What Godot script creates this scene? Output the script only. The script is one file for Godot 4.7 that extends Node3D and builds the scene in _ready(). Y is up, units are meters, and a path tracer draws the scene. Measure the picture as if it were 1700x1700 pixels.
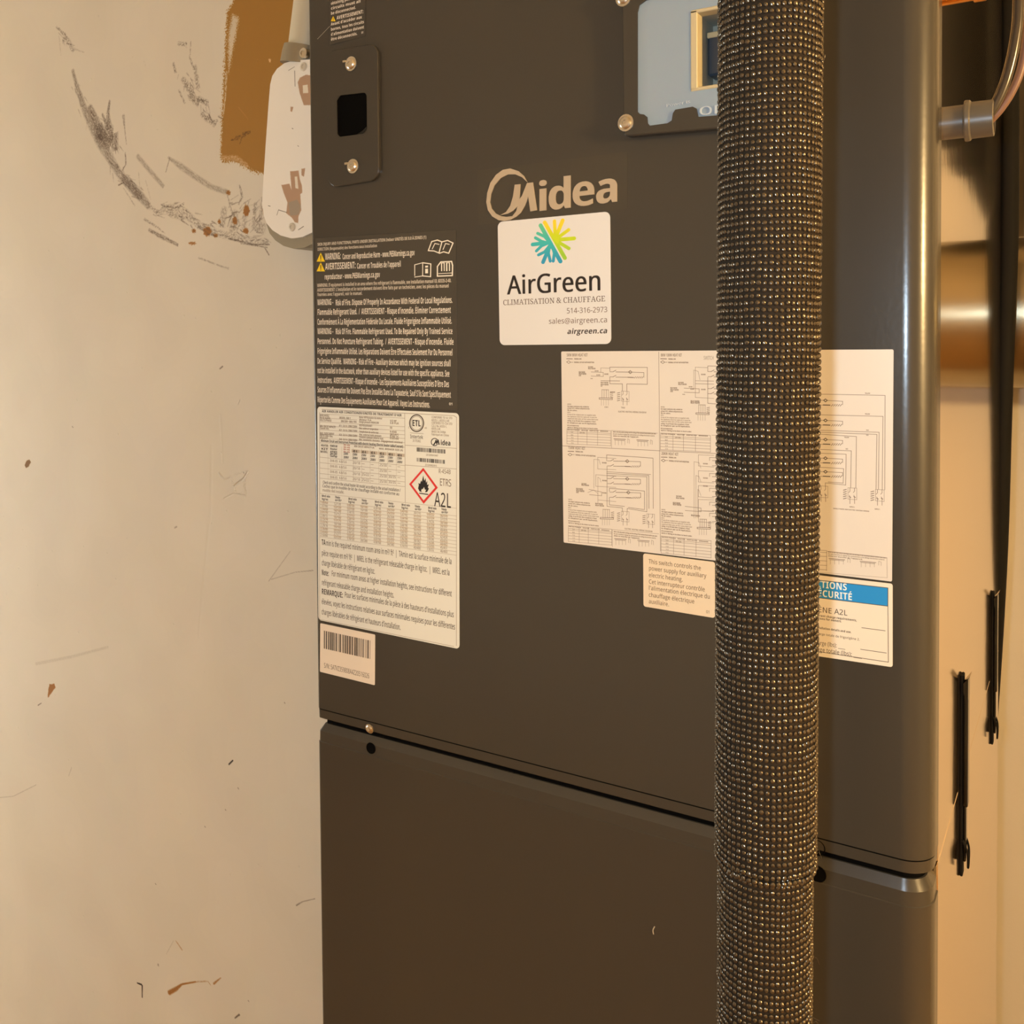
extends Node3D
# Closet with a dark sheet-metal air handler, a braided hose in front of it and a scuffed wall beside it.
# Axes: the cabinet's front is the plane z = 0, x runs along it from its left edge, y is up.

const EYE := Vector3(0.6084, 1.30, 0.6472)
const TURN := Vector3(-1.5756, 31.304, -0.4498)
const FOCAL := 1570.32
const AXIS_V := 612.2
const FW := 0.526            # cabinet width
const DEPTH := 0.538         # cabinet depth
const WALLZ := -0.12         # face of the scuffed wall
var eye_basis: Basis
var M := {}
var fonts := {}
var glyphs := {}
var used := {}
var rng := RandomNumberGenerator.new()
var noise := FastNoiseLite.new()
var ts: TextServer

# ---------------------------------------------------------------- measuring
func ray(u: float, v: float) -> Vector3:
	return eye_basis * Vector3((u - 850.0) / FOCAL, -(v - AXIS_V) / FOCAL, -1.0)

func on_z(u: float, v: float, z: float) -> Vector3:
	var d := ray(u, v)
	return EYE + d * ((z - EYE.z) / d.z)

func on_x(u: float, v: float, x: float) -> Vector3:
	var d := ray(u, v)
	return EYE + d * ((x - EYE.x) / d.x)

# ---------------------------------------------------------------- naming
func numbered(n: String, parent: Node) -> String:
	var key := str(parent.get_instance_id()) + n
	used[key] = used.get(key, -1) + 1
	return n if used[key] == 0 else "%s_%03d" % [n, used[key]]

func thing(called: String, label: String, category: String, at: Vector3, group := "") -> Node3D:
	var o := Node3D.new()
	o.name = numbered(called, self)
	add_child(o, true)
	o.position = at
	tag(o, label, category, group)
	return o

func tag(o: Node, label: String, category: String, group := "") -> Node:
	o.set_meta("label", label)
	o.set_meta("category", category)
	if group:
		o.set_meta("group", group)
	return o

# commits a world-space surface as one mesh, its origin at its own centre
func obj(called: String, st: SurfaceTool, mat: Material, parent: Node = null, label := "") -> MeshInstance3D:
	if parent == null:
		parent = self
	var raw := st.commit()
	var c: Vector3 = raw.get_aabb().get_center()
	var arr := raw.surface_get_arrays(0)
	var vs: PackedVector3Array = arr[Mesh.ARRAY_VERTEX]
	for i in vs.size():
		vs[i] -= c
	arr[Mesh.ARRAY_VERTEX] = vs
	var am := ArrayMesh.new()
	am.add_surface_from_arrays(Mesh.PRIMITIVE_TRIANGLES, arr)
	var o := MeshInstance3D.new()
	o.mesh = am
	o.material_override = mat
	o.name = numbered(called, parent)
	parent.add_child(o, true)
	var base := Vector3.ZERO
	var p := parent
	while p != self:
		base += (p as Node3D).position
		p = p.get_parent()
	o.position = c - base
	if label:
		o.set_meta("label", label)
	return o

func struct(called: String, st: SurfaceTool, mat: Material, label: String, category := "wall") -> MeshInstance3D:
	var o := obj(called, st, mat)
	o.set_meta("kind", "structure")
	tag(o, label, category)
	return o

# ---------------------------------------------------------------- shapes
func begin() -> SurfaceTool:
	var st := SurfaceTool.new()
	st.begin(Mesh.PRIMITIVE_TRIANGLES)
	return st

func tri(st: SurfaceTool, p: Array, n: Array, uv: Array = []) -> void:
	# corners come counter-clockwise seen from outside; Godot wants clockwise
	for i in [0, 2, 1]:
		st.set_normal(n[i])
		st.set_uv(uv[i] if uv.size() else Vector2.ZERO)
		st.add_vertex(p[i])

func quad(st: SurfaceTool, a: Vector3, b: Vector3, c: Vector3, d: Vector3, n: Array = [], uv: Array = []) -> void:
	if n.is_empty():
		var f := (b - a).cross(d - a).normalized()
		n = [f, f, f, f]
	if uv.is_empty():
		uv = [Vector2.ZERO, Vector2.ZERO, Vector2.ZERO, Vector2.ZERO]
	tri(st, [a, b, c], [n[0], n[1], n[2]], [uv[0], uv[1], uv[2]])
	tri(st, [a, c, d], [n[0], n[2], n[3]], [uv[0], uv[2], uv[3]])

# box with chamfered edges
func box(st: SurfaceTool, lo: Vector3, hi: Vector3, b := 0.0) -> void:
	var c := (lo + hi) * 0.5
	var h := (hi - lo) * 0.5
	for ax in 3:
		var i := ax
		var j := (ax + 1) % 3
		var k := (ax + 2) % 3
		for s in [-1.0, 1.0]:
			var q := []
			for e in [[-1, -1], [1, -1], [1, 1], [-1, 1]]:
				var v := Vector3.ZERO
				v[i] = h[i] * s
				v[j] = (h[j] - b) * e[0]
				v[k] = (h[k] - b) * e[1]
				q.append(c + v)
			if s < 0:
				q.reverse()
			quad(st, q[0], q[1], q[2], q[3])
	if b <= 0.0:
		return
	for ax in 3:
		var i := ax
		var j := (ax + 1) % 3
		var k := (ax + 2) % 3
		for sj in [-1.0, 1.0]:
			for sk in [-1.0, 1.0]:
				var a1 := Vector3.ZERO
				a1[i] = -(h[i] - b); a1[j] = h[j] * sj; a1[k] = (h[k] - b) * sk
				var a2 := a1
				a2[i] = h[i] - b
				var b1 := Vector3.ZERO
				b1[i] = -(h[i] - b); b1[j] = (h[j] - b) * sj; b1[k] = h[k] * sk
				var b2 := b1
				b2[i] = h[i] - b
				if sj * sk > 0:
					quad(st, c + a1, c + a2, c + b2, c + b1)
				else:
					quad(st, c + b1, c + b2, c + a2, c + a1)
	for sx in [-1.0, 1.0]:
		for sy in [-1.0, 1.0]:
			for sz in [-1.0, 1.0]:
				var p1 := c + Vector3(h.x * sx, (h.y - b) * sy, (h.z - b) * sz)
				var p2 := c + Vector3((h.x - b) * sx, h.y * sy, (h.z - b) * sz)
				var p3 := c + Vector3((h.x - b) * sx, (h.y - b) * sy, h.z * sz)
				var f := Vector3(sx, sy, sz).normalized()
				if sx * sy * sz > 0:
					tri(st, [p1, p2, p3], [f, f, f])
				else:
					tri(st, [p1, p3, p2], [f, f, f])

# profile [(radius, height)] turned about an axis through at
func lathe(st: SurfaceTool, at: Vector3, axis: Vector3, prof: Array, seg := 20) -> void:
	var w := axis.normalized()
	var a := w.cross(Vector3(0.3, 0.1, 0.9)).normalized()
	var b := w.cross(a)
	for i in prof.size() - 1:
		var p: Vector2 = prof[i]
		var q: Vector2 = prof[i + 1]
		var t := (q - p).normalized()
		for k in seg:
			var t1 := TAU * k / seg
			var t2 := TAU * (k + 1) / seg
			var d1 := a * cos(t1) + b * sin(t1)
			var d2 := a * cos(t2) + b * sin(t2)
			var n1 := d1 * t.y - w * t.x
			var n2 := d2 * t.y - w * t.x
			quad(st, at + d1 * p.x + w * p.y, at + d2 * p.x + w * p.y, at + d2 * q.x + w * q.y, at + d1 * q.x + w * q.y, [n1, n2, n2, n1])

# round bar along points
func tube(st: SurfaceTool, pts: Array, r: float, seg := 14) -> void:
	var rings := []
	var side := Vector3.ZERO
	for i in pts.size():
		var t: Vector3 = (pts[mini(i + 1, pts.size() - 1)] - pts[maxi(i - 1, 0)]).normalized()
		if side == Vector3.ZERO:
			side = t.cross(Vector3(0.2, 0.5, 1.0)).normalized()
		side = (side - t * side.dot(t)).normalized()
		var up := t.cross(side)
		var ring := []
		for k in seg + 1:
			ring.append(side * cos(TAU * k / seg) + up * sin(TAU * k / seg))
		rings.append(ring)
	for i in pts.size() - 1:
		for k in seg:
			var n := [rings[i][k], rings[i][k + 1], rings[i + 1][k + 1], rings[i + 1][k]]
			quad(st, pts[i] + n[0] * r, pts[i] + n[1] * r, pts[i + 1] + n[2] * r, pts[i + 1] + n[3] * r, n)
	for e in [0, pts.size() - 1]:
		var nn: Vector3 = (pts[0] - pts[1]).normalized() if e == 0 else (pts[e] - pts[e - 1]).normalized()
		for k in seg:
			var x1: Vector3 = pts[e] + rings[e][k] * r
			var x2: Vector3 = pts[e] + rings[e][k + 1] * r
			if e == 0:
				tri(st, [pts[e], x2, x1], [nn, nn, nn])
			else:
				tri(st, [pts[e], x1, x2], [nn, nn, nn])

func smooth_path(p: Array, n := 8) -> Array:
	var c := Curve3D.new()
	for i in p.size():
		var t: Vector3 = (p[mini(i + 1, p.size() - 1)] - p[maxi(i - 1, 0)]) / 6.0
		c.add_point(p[i], -t, t)
	var out := []
	for i in (p.size() - 1) * n + 1:
		out.append(c.sample(mini(i / n, p.size() - 2), float(i - mini(i / n, p.size() - 2) * n) / n))
	return out

# polygon in the plane z, pulled towards +z, its front rim bevelled; uv from a canvas
func slab(st: SurfaceTool, poly: PackedVector2Array, z0: float, z1: float, bev := 0.0, cv: Canvas = null) -> void:
	if Geometry2D.is_polygon_clockwise(poly):
		poly.reverse()
	var inner := poly
	if bev > 0.0:
		var off := Geometry2D.offset_polygon(poly, -bev, Geometry2D.JOIN_MITER)
		if off.size() and off[0].size() == poly.size():
			var best := 0
			for i in off[0].size():
				if off[0][i].distance_squared_to(poly[0]) < off[0][best].distance_squared_to(poly[0]):
					best = i
			inner = PackedVector2Array()
			for i in poly.size():
				inner.append(off[0][(i + best) % poly.size()])
			if Geometry2D.is_polygon_clockwise(inner):
				inner = poly
				bev = 0.0
		else:
			bev = 0.0
	var idx := Geometry2D.triangulate_polygon(inner)
	var f := Vector3(0, 0, 1)
	for i in range(0, idx.size(), 3):
		var a := inner[idx[i]]
		var b := inner[idx[i + 1]]
		var c := inner[idx[i + 2]]
		if (b - a).cross(c - a) < 0:
			var s := b
			b = c
			c = s
		var uv := [Vector2.ZERO, Vector2.ZERO, Vector2.ZERO]
		if cv:
			uv = [cv.uv(a), cv.uv(b), cv.uv(c)]
		tri(st, [Vector3(a.x, a.y, z1), Vector3(b.x, b.y, z1), Vector3(c.x, c.y, z1)], [f, f, f], uv)
	for i in poly.size():
		var j := (i + 1) % poly.size()
		var a := poly[i]
		var b := poly[j]
		var uq := []
		if cv:
			uq = [cv.uv(inner[i]), cv.uv(inner[j]), cv.uv(inner[j]), cv.uv(inner[i])]
		quad(st, Vector3(a.x, a.y, z0), Vector3(b.x, b.y, z0), Vector3(b.x, b.y, z1 - bev), Vector3(a.x, a.y, z1 - bev), [], uq)
		if bev > 0.0:
			quad(st, Vector3(a.x, a.y, z1 - bev), Vector3(b.x, b.y, z1 - bev), Vector3(inner[j].x, inner[j].y, z1), Vector3(inner[i].x, inner[i].y, z1), [], uq)

func flat(p: Vector3) -> Vector2:
	return Vector2(p.x, p.y)

# photo points to points on the plane z
func spots(p: Array, z: float, o := Vector2.ZERO, k := 1.0) -> PackedVector2Array:
	var out := PackedVector2Array()
	for q in p:
		out.append(flat(on_z(o.x + q.x * k, o.y + q.y * k, z)))
	return out

# rounds the corners of a four-cornered plate
func rounded(c: PackedVector2Array, r: float, n := 5) -> PackedVector2Array:
	var out := PackedVector2Array()
	for i in c.size():
		var p := c[i]
		var a := (c[(i + c.size() - 1) % c.size()] - p).normalized()
		var b := (c[(i + 1) % c.size()] - p).normalized()
		var ang := acos(clampf(a.dot(b), -1, 1))
		var t := r / tan(ang * 0.5)
		var mid := p + (a + b).normalized() * (r / sin(ang * 0.5))
		var s := p + a * t - mid
		var e := p + b * t - mid
		var sweep := s.angle_to(e)
		for k in n + 1:
			out.append(mid + s.rotated(sweep * k / n))
	return out

# ---------------------------------------------------------------- printing
class Canvas:
	var img: Image
	var host
	var a: Vector2
	var ex: Vector2
	var ey: Vector2
	var z: float
	var o := Vector2.ZERO      # photo frame in which drawings are given
	var k := 1.0
	func view(origin := Vector2.ZERO, scale := 1.0) -> void:
		o = origin
		k = scale
	func uv(p: Vector2) -> Vector2:
		var d := p - a
		var det := ex.cross(ey)
		return Vector2(d.cross(ey) / det, ex.cross(d) / det)
	func m(u: float, v: float) -> Vector2:
		var w: Vector3 = host.on_z(o.x + u * k, o.y + v * k, z)
		return uv(Vector2(w.x, w.y)) * Vector2(img.get_width(), img.get_height())
	func mix(x: int, y: int, c: Color, t: float) -> void:
		if t > 0.004:
			img.set_pixel(x, y, img.get_pixel(x, y).lerp(c, minf(t, 1.0)))
	# one anti-aliased stroke, width in the units of the view
	func line(u0: float, v0: float, u1: float, v1: float, col: Color, w := 0.6) -> void:
		var p := m(u0, v0)
		var q := m(u1, v1)
		seg(p, q, w * k * scale_at(), col)
	func scale_at() -> float:
		return img.get_width() / 100.0 if false else px_scale
	var px_scale := 1.0
	func seg(p: Vector2, q: Vector2, w: float, col: Color) -> void:
		var h := maxf(w * 0.5, 0.35)
		var lo := p.min(q) - Vector2(h + 1, h + 1)
		var hi := p.max(q) + Vector2(h + 1, h + 1)
		var d := q - p
		var l2 := maxf(d.length_squared(), 1e-6)
		for y in range(maxi(0, int(lo.y)), mini(img.get_height(), int(hi.y) + 1)):
			for x in range(maxi(0, int(lo.x)), mini(img.get_width(), int(hi.x) + 1)):
				var c := Vector2(x + 0.5, y + 0.5)
				var t := clampf((c - p).dot(d) / l2, 0, 1)
				mix(x, y, col, (h + 0.5 - c.distance_to(p + d * t)) * minf(1.0, w / 0.7) * col.a)
	func lines(p: Array, col: Color, w := 0.6) -> void:
		for i in p.size() - 1:
			line(p[i].x, p[i].y, p[i + 1].x, p[i + 1].y, col, w)
	func bar(u0: float, v0: float, u1: float, v1: float, col: Color) -> void:
		var p := m(u0, v0)
		var q := m(u1, v1)
		rect(p, q, col)
	func rect(p: Vector2, q: Vector2, col: Color) -> void:
		for y in range(maxi(0, int(p.y)), mini(img.get_height(), int(q.y) + 1)):
			for x in range(maxi(0, int(p.x)), mini(img.get_width(), int(q.x) + 1)):
				var cx := minf(x + 1.0, q.x) - maxf(x, p.x)
				var cy := minf(y + 1.0, q.y) - maxf(y, p.y)
				mix(x, y, col, clampf(cx, 0, 1) * clampf(cy, 0, 1) * col.a)
	# polygon with a ragged, slightly soft edge
	func blot(p: Array, col: Color, ragged := 0.0, soft := 0.8, freq := 0.12) -> void:
		var q := PackedVector2Array()
		for s in p:
			q.append(m(s.x, s.y))
		var lo := q[0]
		var hi := q[0]
		for s in q:
			lo = lo.min(s)
			hi = hi.max(s)
		var g := ragged + soft + 1
		for y in range(maxi(0, int(lo.y - g)), mini(img.get_height(), int(hi.y + g))):
			for x in range(maxi(0, int(lo.x - g)), mini(img.get_width(), int(hi.x + g))):
				var c := Vector2(x + 0.5, y + 0.5)
				var best := 1e9
				for i in q.size():
					best = minf(best, c.distance_squared_to(Geometry2D.get_closest_point_to_segment(c, q[i], q[(i + 1) % q.size()])))
				var d := sqrt(best) * (1.0 if Geometry2D.is_point_in_polygon(c, q) else -1.0)
				if ragged > 0.0:
					d += host.noise.get_noise_2d(x * freq * 100.0, y * freq * 100.0) * ragged * 2.0
				mix(x, y, col, clampf(0.5 + d / soft, 0, 1) * col.a)
	# a smear of rubbed-off dirt: streaky, along a path of Vector3(u, v, width)
	var spread := 1.0
	func smear(p: Array, col: Color, strength := 0.6, grain := 0.5, along := 0.25) -> void:
		for i in p.size() - 1:
			var a1 := m(p[i].x, p[i].y)
			var b1 := m(p[i + 1].x, p[i + 1].y)
			var wa: float = p[i].z * k * px_scale * 0.5 * spread
			var wb: float = p[i + 1].z * k * px_scale * 0.5 * spread
			var g := maxf(wa, wb) + 2
			var lo := a1.min(b1) - Vector2(g, g)
			var hi := a1.max(b1) + Vector2(g, g)
			var d := b1 - a1
			var l2 := maxf(d.length_squared(), 1e-6)
			var dn := d.normalized()
			for y in range(maxi(0, int(lo.y)), mini(img.get_height(), int(hi.y) + 1)):
				for x in range(maxi(0, int(lo.x)), mini(img.get_width(), int(hi.x) + 1)):
					var c := Vector2(x + 0.5, y + 0.5) - a1
					var t := c.dot(d) / l2
					if (t < 0.0 and i > 0) or t > 1.0 or t < -0.3:
						continue
					var w := lerpf(wa, wb, clampf(t, 0, 1))
					var off := absf(c.cross(dn))
					if t < 0.0:
						off = c.length()
					var cover := clampf((w - off) / maxf(w * 0.55, 0.8), 0, 1)
					if cover <= 0.0:
						continue
					var n: float = host.noise.get_noise_2d((c.dot(dn) + i * 37.0) * along * 60.0, c.cross(dn) * 60.0) * 0.5 + 0.5
					var n2: float = host.noise.get_noise_2d(x * 26.0, y * 26.0) * 0.5 + 0.5
					var s := clampf((n * 0.6 + n2 * 0.4 - grain) / (1.0 - grain) * 2.2, 0, 1)
					mix(x, y, col, minf(cover * s * strength * 1.2, 1.0))
	# text: baseline starts at (u, v); h is the height of a capital; width 0 keeps the natural width times squeeze
	func text(s: String, u: float, v: float, u1: float, h: float, col: Color, font := "sans", squeeze := 1.0, slant := 0.0, from_right := false) -> void:
		var p := m(u, v)
		var em := absf(p.y - m(u, v - h).y) / 0.714
		var w := m(u1, v).x - p.x if u1 > u else 0.0
		if from_right:
			p.y = m(u1, v).y
		var big := clampi(int(round(em * 1.5)), 14, 96)
		var im: Image = host.line_image(s, big, font, col)
		var tw := int(round(w)) if w > 0.0 else int(round(im.get_width() * em / big * squeeze))
		var th := int(round(im.get_height() * em / big))
		if tw < 1 or th < 1:
			return
		im.resize(tw, th, Image.INTERPOLATE_BILINEAR if tw * 2 > im.get_width() else Image.INTERPOLATE_LANCZOS)
		var at := Vector2i(int(round(p.x)), int(round(p.y - em * 1.1)))
		if slant == 0.0:
			img.blend_rect(im, Rect2i(0, 0, tw, th), at)
		else:
			for y in th:
				img.blend_rect(im, Rect2i(0, y, tw, 1), at + Vector2i(int(round((th * 0.75 - y) * slant)), y))

func line_image(s: String, size: int, font: String, col: Color) -> Image:
	var rid: RID = fonts[font].get_rids()[0]
	var x := 0.0
	var put := []
	for ch in s:
		var g := ts.font_get_glyph_index(rid, size, ch.unicode_at(0), 0)
		put.append([g, x])
		x += ts.font_get_glyph_advance(rid, size, g).x
	var im := Image.create(maxi(2, int(x) + 3), int(size * 1.45), false, Image.FORMAT_RGBA8)
	im.fill(Color(col, 0.0))
	for e in put:
		var key := "%s/%d/%d/%s" % [font, size, e[0], col.to_html()]
		if not glyphs.has(key):
			var sz := Vector2i(size, 0)
			ts.font_render_glyph(rid, sz, e[0])
			var gi: Image = null
			var r := ts.font_get_glyph_uv_rect(rid, sz, e[0])
			if r.size.x > 0 and ts.font_get_glyph_texture_idx(rid, sz, e[0]) >= 0:
				var src := ts.font_get_texture_image(rid, sz, ts.font_get_glyph_texture_idx(rid, sz, e[0])).get_region(Rect2i(r))
				gi = Image.create(src.get_width(), src.get_height(), false, Image.FORMAT_RGBA8)
				for yy in src.get_height():
					for xx in src.get_width():
						gi.set_pixel(xx, yy, Color(col, src.get_pixel(xx, yy).a * col.a))
			glyphs[key] = [gi, ts.font_get_glyph_offset(rid, sz, e[0])]
		var got: Array = glyphs[key]
		if got[0]:
			im.blend_rect(got[0], Rect2i(Vector2i.ZERO, got[0].get_size()), Vector2i(int(e[1] + got[1].x) + 1, int(size * 1.1 + got[1].y)))
	return im

# a canvas over the four photo corners tl, tr, br, bl on the plane z
func canvas(c: Array, z: float, paper: Color, density := 2.6) -> Canvas:
	var cv := Canvas.new()
	cv.host = self
	cv.z = z
	var q := spots(c, z)
	cv.a = q[0]
	cv.ex = ((q[1] - q[0]) + (q[2] - q[3])) * 0.5
	cv.ey = ((q[3] - q[0]) + (q[2] - q[1])) * 0.5
	cv.a = (q[0] + q[1] + q[2] + q[3]) * 0.25 - cv.ex * 0.5 - cv.ey * 0.5
	var wp: float = (c[1].x - c[0].x + c[2].x - c[3].x) * 0.5
	var hp: float = (c[3].y - c[0].y + c[2].y - c[1].y) * 0.5
	cv.px_scale = density
	cv.img = Image.create(int(wp * density), int(hp * density), false, Image.FORMAT_RGBA8)
	cv.img.fill(paper)
	return cv

func printed(cv: Canvas, rough := 0.4, spec := 0.5) -> StandardMaterial3D:
	var m := StandardMaterial3D.new()
	m.albedo_texture = ImageTexture.create_from_image(cv.img)
	m.texture_repeat = false
	m.roughness = rough
	m.metallic_specular = spec
	return m

func sticker(called: String, c: Array, cv: Canvas, radius: float, parent: Node, label: String, rough := 0.4, spec := 0.5, lift := 0.0003, z0 := 0.0) -> MeshInstance3D:
	var st := begin()
	slab(st, rounded(spots(c, z0), radius), z0, z0 + lift, 0.0, cv)
	return obj(called, st, printed(cv, rough, spec), parent, label)

# ---------------------------------------------------------------- materials
func mat(col: Color, rough := 0.5, metal := 0.0, spec := 0.5) -> StandardMaterial3D:
	var m := StandardMaterial3D.new()
	m.albedo_color = col
	m.roughness = rough
	m.metallic = metal
	m.metallic_specular = spec
	return m

func grain(m: StandardMaterial3D, freq: float, strength: float, scale := 8.0) -> StandardMaterial3D:
	var n := FastNoiseLite.new()
	n.seed = 7
	n.frequency = freq
	var t := NoiseTexture2D.new()
	t.width = 256
	t.height = 256
	t.seamless = true
	t.noise = n
	t.as_normal_map = true
	t.bump_strength = 4.0
	m.normal_enabled = true
	m.normal_texture = t
	m.normal_scale = strength
	m.uv1_triplanar = true
	m.uv1_world_triplanar = true
	m.uv1_scale = Vector3.ONE * scale
	return m

func make_materials() -> void:
	M.paint = grain(mat(Color8(61, 57, 50), 0.24, 0.0, 0.5), 0.06, 0.025, 14.0)
	M.paint_inner = mat(Color8(30, 29, 27), 0.6)
	M.film = mat(Color8(64, 59, 50), 0.2, 0.0, 0.55)
	M.side = grain(mat(Color8(244, 224, 194), 0.09, 1.0), 0.02, 0.01, 5.0)
	M.black = mat(Color8(12, 11, 10), 0.7, 0.0, 0.25)
	M.black_gloss = mat(Color8(10, 10, 9), 0.12)
	M.hole = mat(Color8(12, 11, 9), 0.9, 0.0, 0.1)
	M.nick = mat(Color8(170, 160, 140), 0.6)
	M.zinc = mat(Color8(214, 206, 190), 0.28, 1.0)
	M.emblem = mat(Color8(196, 180, 156), 0.3, 0.35)
	M.clear = mat(Color(0.82, 0.86, 0.9, 0.10), 0.12)
	M.clear.transparency = BaseMaterial3D.TRANSPARENCY_ALPHA
	M.pale = mat(Color8(146, 162, 176), 0.3, 0.0, 0.5)
	M.lettering = mat(Color8(186, 196, 204), 0.3)
	M.pale.subsurf_scatter_enabled = true
	M.pale.subsurf_scatter_strength = 0.2
	M.cream = mat(Color8(192, 178, 142), 0.45)
	M.grey_plastic = mat(Color8(150, 150, 138), 0.5)
	M.rocker = mat(Color8(52, 64, 78), 0.3)
	M.pvc = mat(Color8(86, 80, 70), 0.35)
	M.drain_tube = mat(Color8(54, 46, 38), 0.2, 0.0, 0.6)
	M.pink_tube = mat(Color8(116, 84, 68), 0.4)
	M.brass = mat(Color8(226, 160, 84), 0.22, 1.0)
	M.duct = grain(mat(Color8(166, 154, 128), 0.3, 1.0), 0.03, 0.05, 6.0)
	M.braid = mat(Color8(92, 82, 66), 0.24, 0.75, 0.75)
	M.braid_core = mat(Color8(42, 34, 25), 0.8, 0.0, 0.25)
	M.painted_screw = mat(Color8(206, 198, 180), 0.5)
	M.conduit = mat(Color8(206, 200, 178), 0.5)
	M.cast = mat(Color8(150, 142, 122), 0.45, 0.4)
	M.wall_plain = grain(mat(Color8(208, 200, 186), 0.6, 0.0, 0.4), 0.05, 0.05, 6.0)
	M.floor = grain(mat(Color8(156, 120, 74), 0.7), 0.05, 0.2, 3.0)
	M.ceiling = grain(mat(Color8(222, 214, 200), 0.85), 0.08, 0.15, 4.0)

# ---------------------------------------------------------------- set-up
func _ready() -> void:
	rng.seed = 5
	noise.seed = 11
	noise.frequency = 0.01
	ts = TextServerManager.get_primary_interface()
	for f in [["sans", "Droid Sans", 400], ["bold", "Droid Sans", 700], ["serif", "Droid Serif", 400], ["serifbold", "Droid Serif", 700], ["mono", "Droid Sans Mono", 400]]:
		var sf := SystemFont.new()
		sf.font_names = PackedStringArray([f[1]])
		sf.font_weight = f[2]
		fonts[f[0]] = sf
	var cam := Camera3D.new()
	cam.name = "camera"
	add_child(cam)
	cam.position = EYE
	cam.rotation_degrees = TURN
	var near := 0.05
	cam.set_frustum(near * 1700.0 / FOCAL, Vector2(0, -(850.0 - AXIS_V) / FOCAL * near), near, 60.0)
	cam.current = true
	eye_basis = Basis.from_euler(TURN * PI / 180.0)

	var env := Environment.new()
	env.background_mode = Environment.BG_COLOR
	env.background_color = Color(0.02, 0.018, 0.015)
	env.tonemap_mode = Environment.TONE_MAPPER_LINEAR
	env.tonemap_exposure = 1.0
	env.sdfgi_enabled = true
	env.ssao_enabled = true
	env.ssil_enabled = true
	var we := WorldEnvironment.new()
	we.name = "environment"
	we.environment = env
	add_child(we)

	# the phone's flash, a little to the left of its lens
	var flash := SpotLight3D.new()
	flash.name = "phone_flash"
	add_child(flash)
	flash.position = EYE + Vector3(-0.037, 0.012, 0.006)
	flash.rotation_degrees = Vector3(-6, 24, 0)
	flash.spot_angle = 62
	flash.spot_angle_attenuation = 0.6
	flash.light_color = Color(0.82, 0.92, 1.0)
	flash.light_energy = 0.24
	flash.light_size = 0.012
	flash.spot_range = 6
	flash.spot_attenuation = 2
	flash.shadow_enabled = true

	make_materials()
	room()
	lamp(Vector3(2.05, 1.50, 0.55), 0.045, 2.55, Color(1.0, 0.84, 0.58), "warm bare bulb hanging to the right of the air handler")
	lamp(Vector3(-1.72, 1.0, 0.50), 0.10, 0.82, Color(0.94, 0.98, 1.0), "warm bare bulb hanging behind the camera near the scuffed wall")
	air_handler()
	hose()
	conduit_body()
	right_side()

func lamp(at: Vector3, r: float, energy: float, col: Color, label: String) -> void:
	var t := thing("light_bulb", label, "light bulb", at)
	var st := begin()
	var prof := []
	for i in 13:
		var a := PI * i / 12.0
		prof.append(Vector2(maxf(sin(a) * r, 0.0001), -cos(a) * r))
	lathe(st, at, Vector3.UP, prof, 20)
	var m := mat(Color(1, 0.9, 0.75), 0.4)
	m.emission_enabled = true
	m.emission = col
	m.emission_energy_multiplier = 1.5
	obj("glass_bulb", st, m, t)
	st = begin()
	lathe(st, at + Vector3(0, r * 0.95, 0), Vector3.UP, [Vector2(0.018, 0), Vector2(0.018, 0.05), Vector2(0.004, 0.06), Vector2(0.004, 2.395 - at.y - r)], 14)
	obj("cord", st, M.black, t)
	var l := OmniLight3D.new()
	l.name = "bulb_light"
	t.add_child(l)
	l.light_color = col
	l.light_energy = energy
	l.light_size = r
	l.omni_range = 8
	l.omni_attenuation = 2
	l.shadow_enabled = true

# ---------------------------------------------------------------- the room
func room() -> void:
	var st := begin()
	box(st, Vector3(-2.0, -0.1, -0.9), Vector3(2.4, 0.0, 2.3))
	struct("floor", st, M.floor, "plain brown floor under the air handler", "floor")
	st = begin()
	box(st, Vector3(-2.0, 2.4, -0.9), Vector3(2.4, 2.5, 2.3))
	struct("ceiling", st, M.ceiling, "plain pale ceiling over the closet", "ceiling")
	st = begin()
	box(st, Vector3(-2.0, 0, WALLZ), Vector3(-1.9, 2.4, 2.3))
	struct("wall_left", st, M.wall_plain, "plain beige wall to the far left of the camera")
	st = begin()
	box(st, Vector3(2.3, 0, -0.8), Vector3(2.4, 2.4, 2.3))
	struct("wall_right", st, M.wall_plain, "plain beige wall to the far right of the camera")
	st = begin()
	box(st, Vector3(-1.9, 0, 2.2), Vector3(2.3, 2.4, 2.3))
	struct("wall_front", st, M.wall_plain, "plain beige wall behind the camera")
	st = begin()
	box(st, Vector3(-0.13, 0, -0.9), Vector3(2.4, 2.4, -0.8))
	struct("wall_back", st, M.wall_plain, "beige wall behind the air handler, a strip of it at the right")
	st = begin()
	box(st, Vector3(-0.13, 0, -0.8), Vector3(-0.03, 2.4, WALLZ - 0.1))
	struct("wall_alcove", st, M.wall_plain, "side of the alcove that the air handler stands in")
	scuffed_wall()

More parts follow.
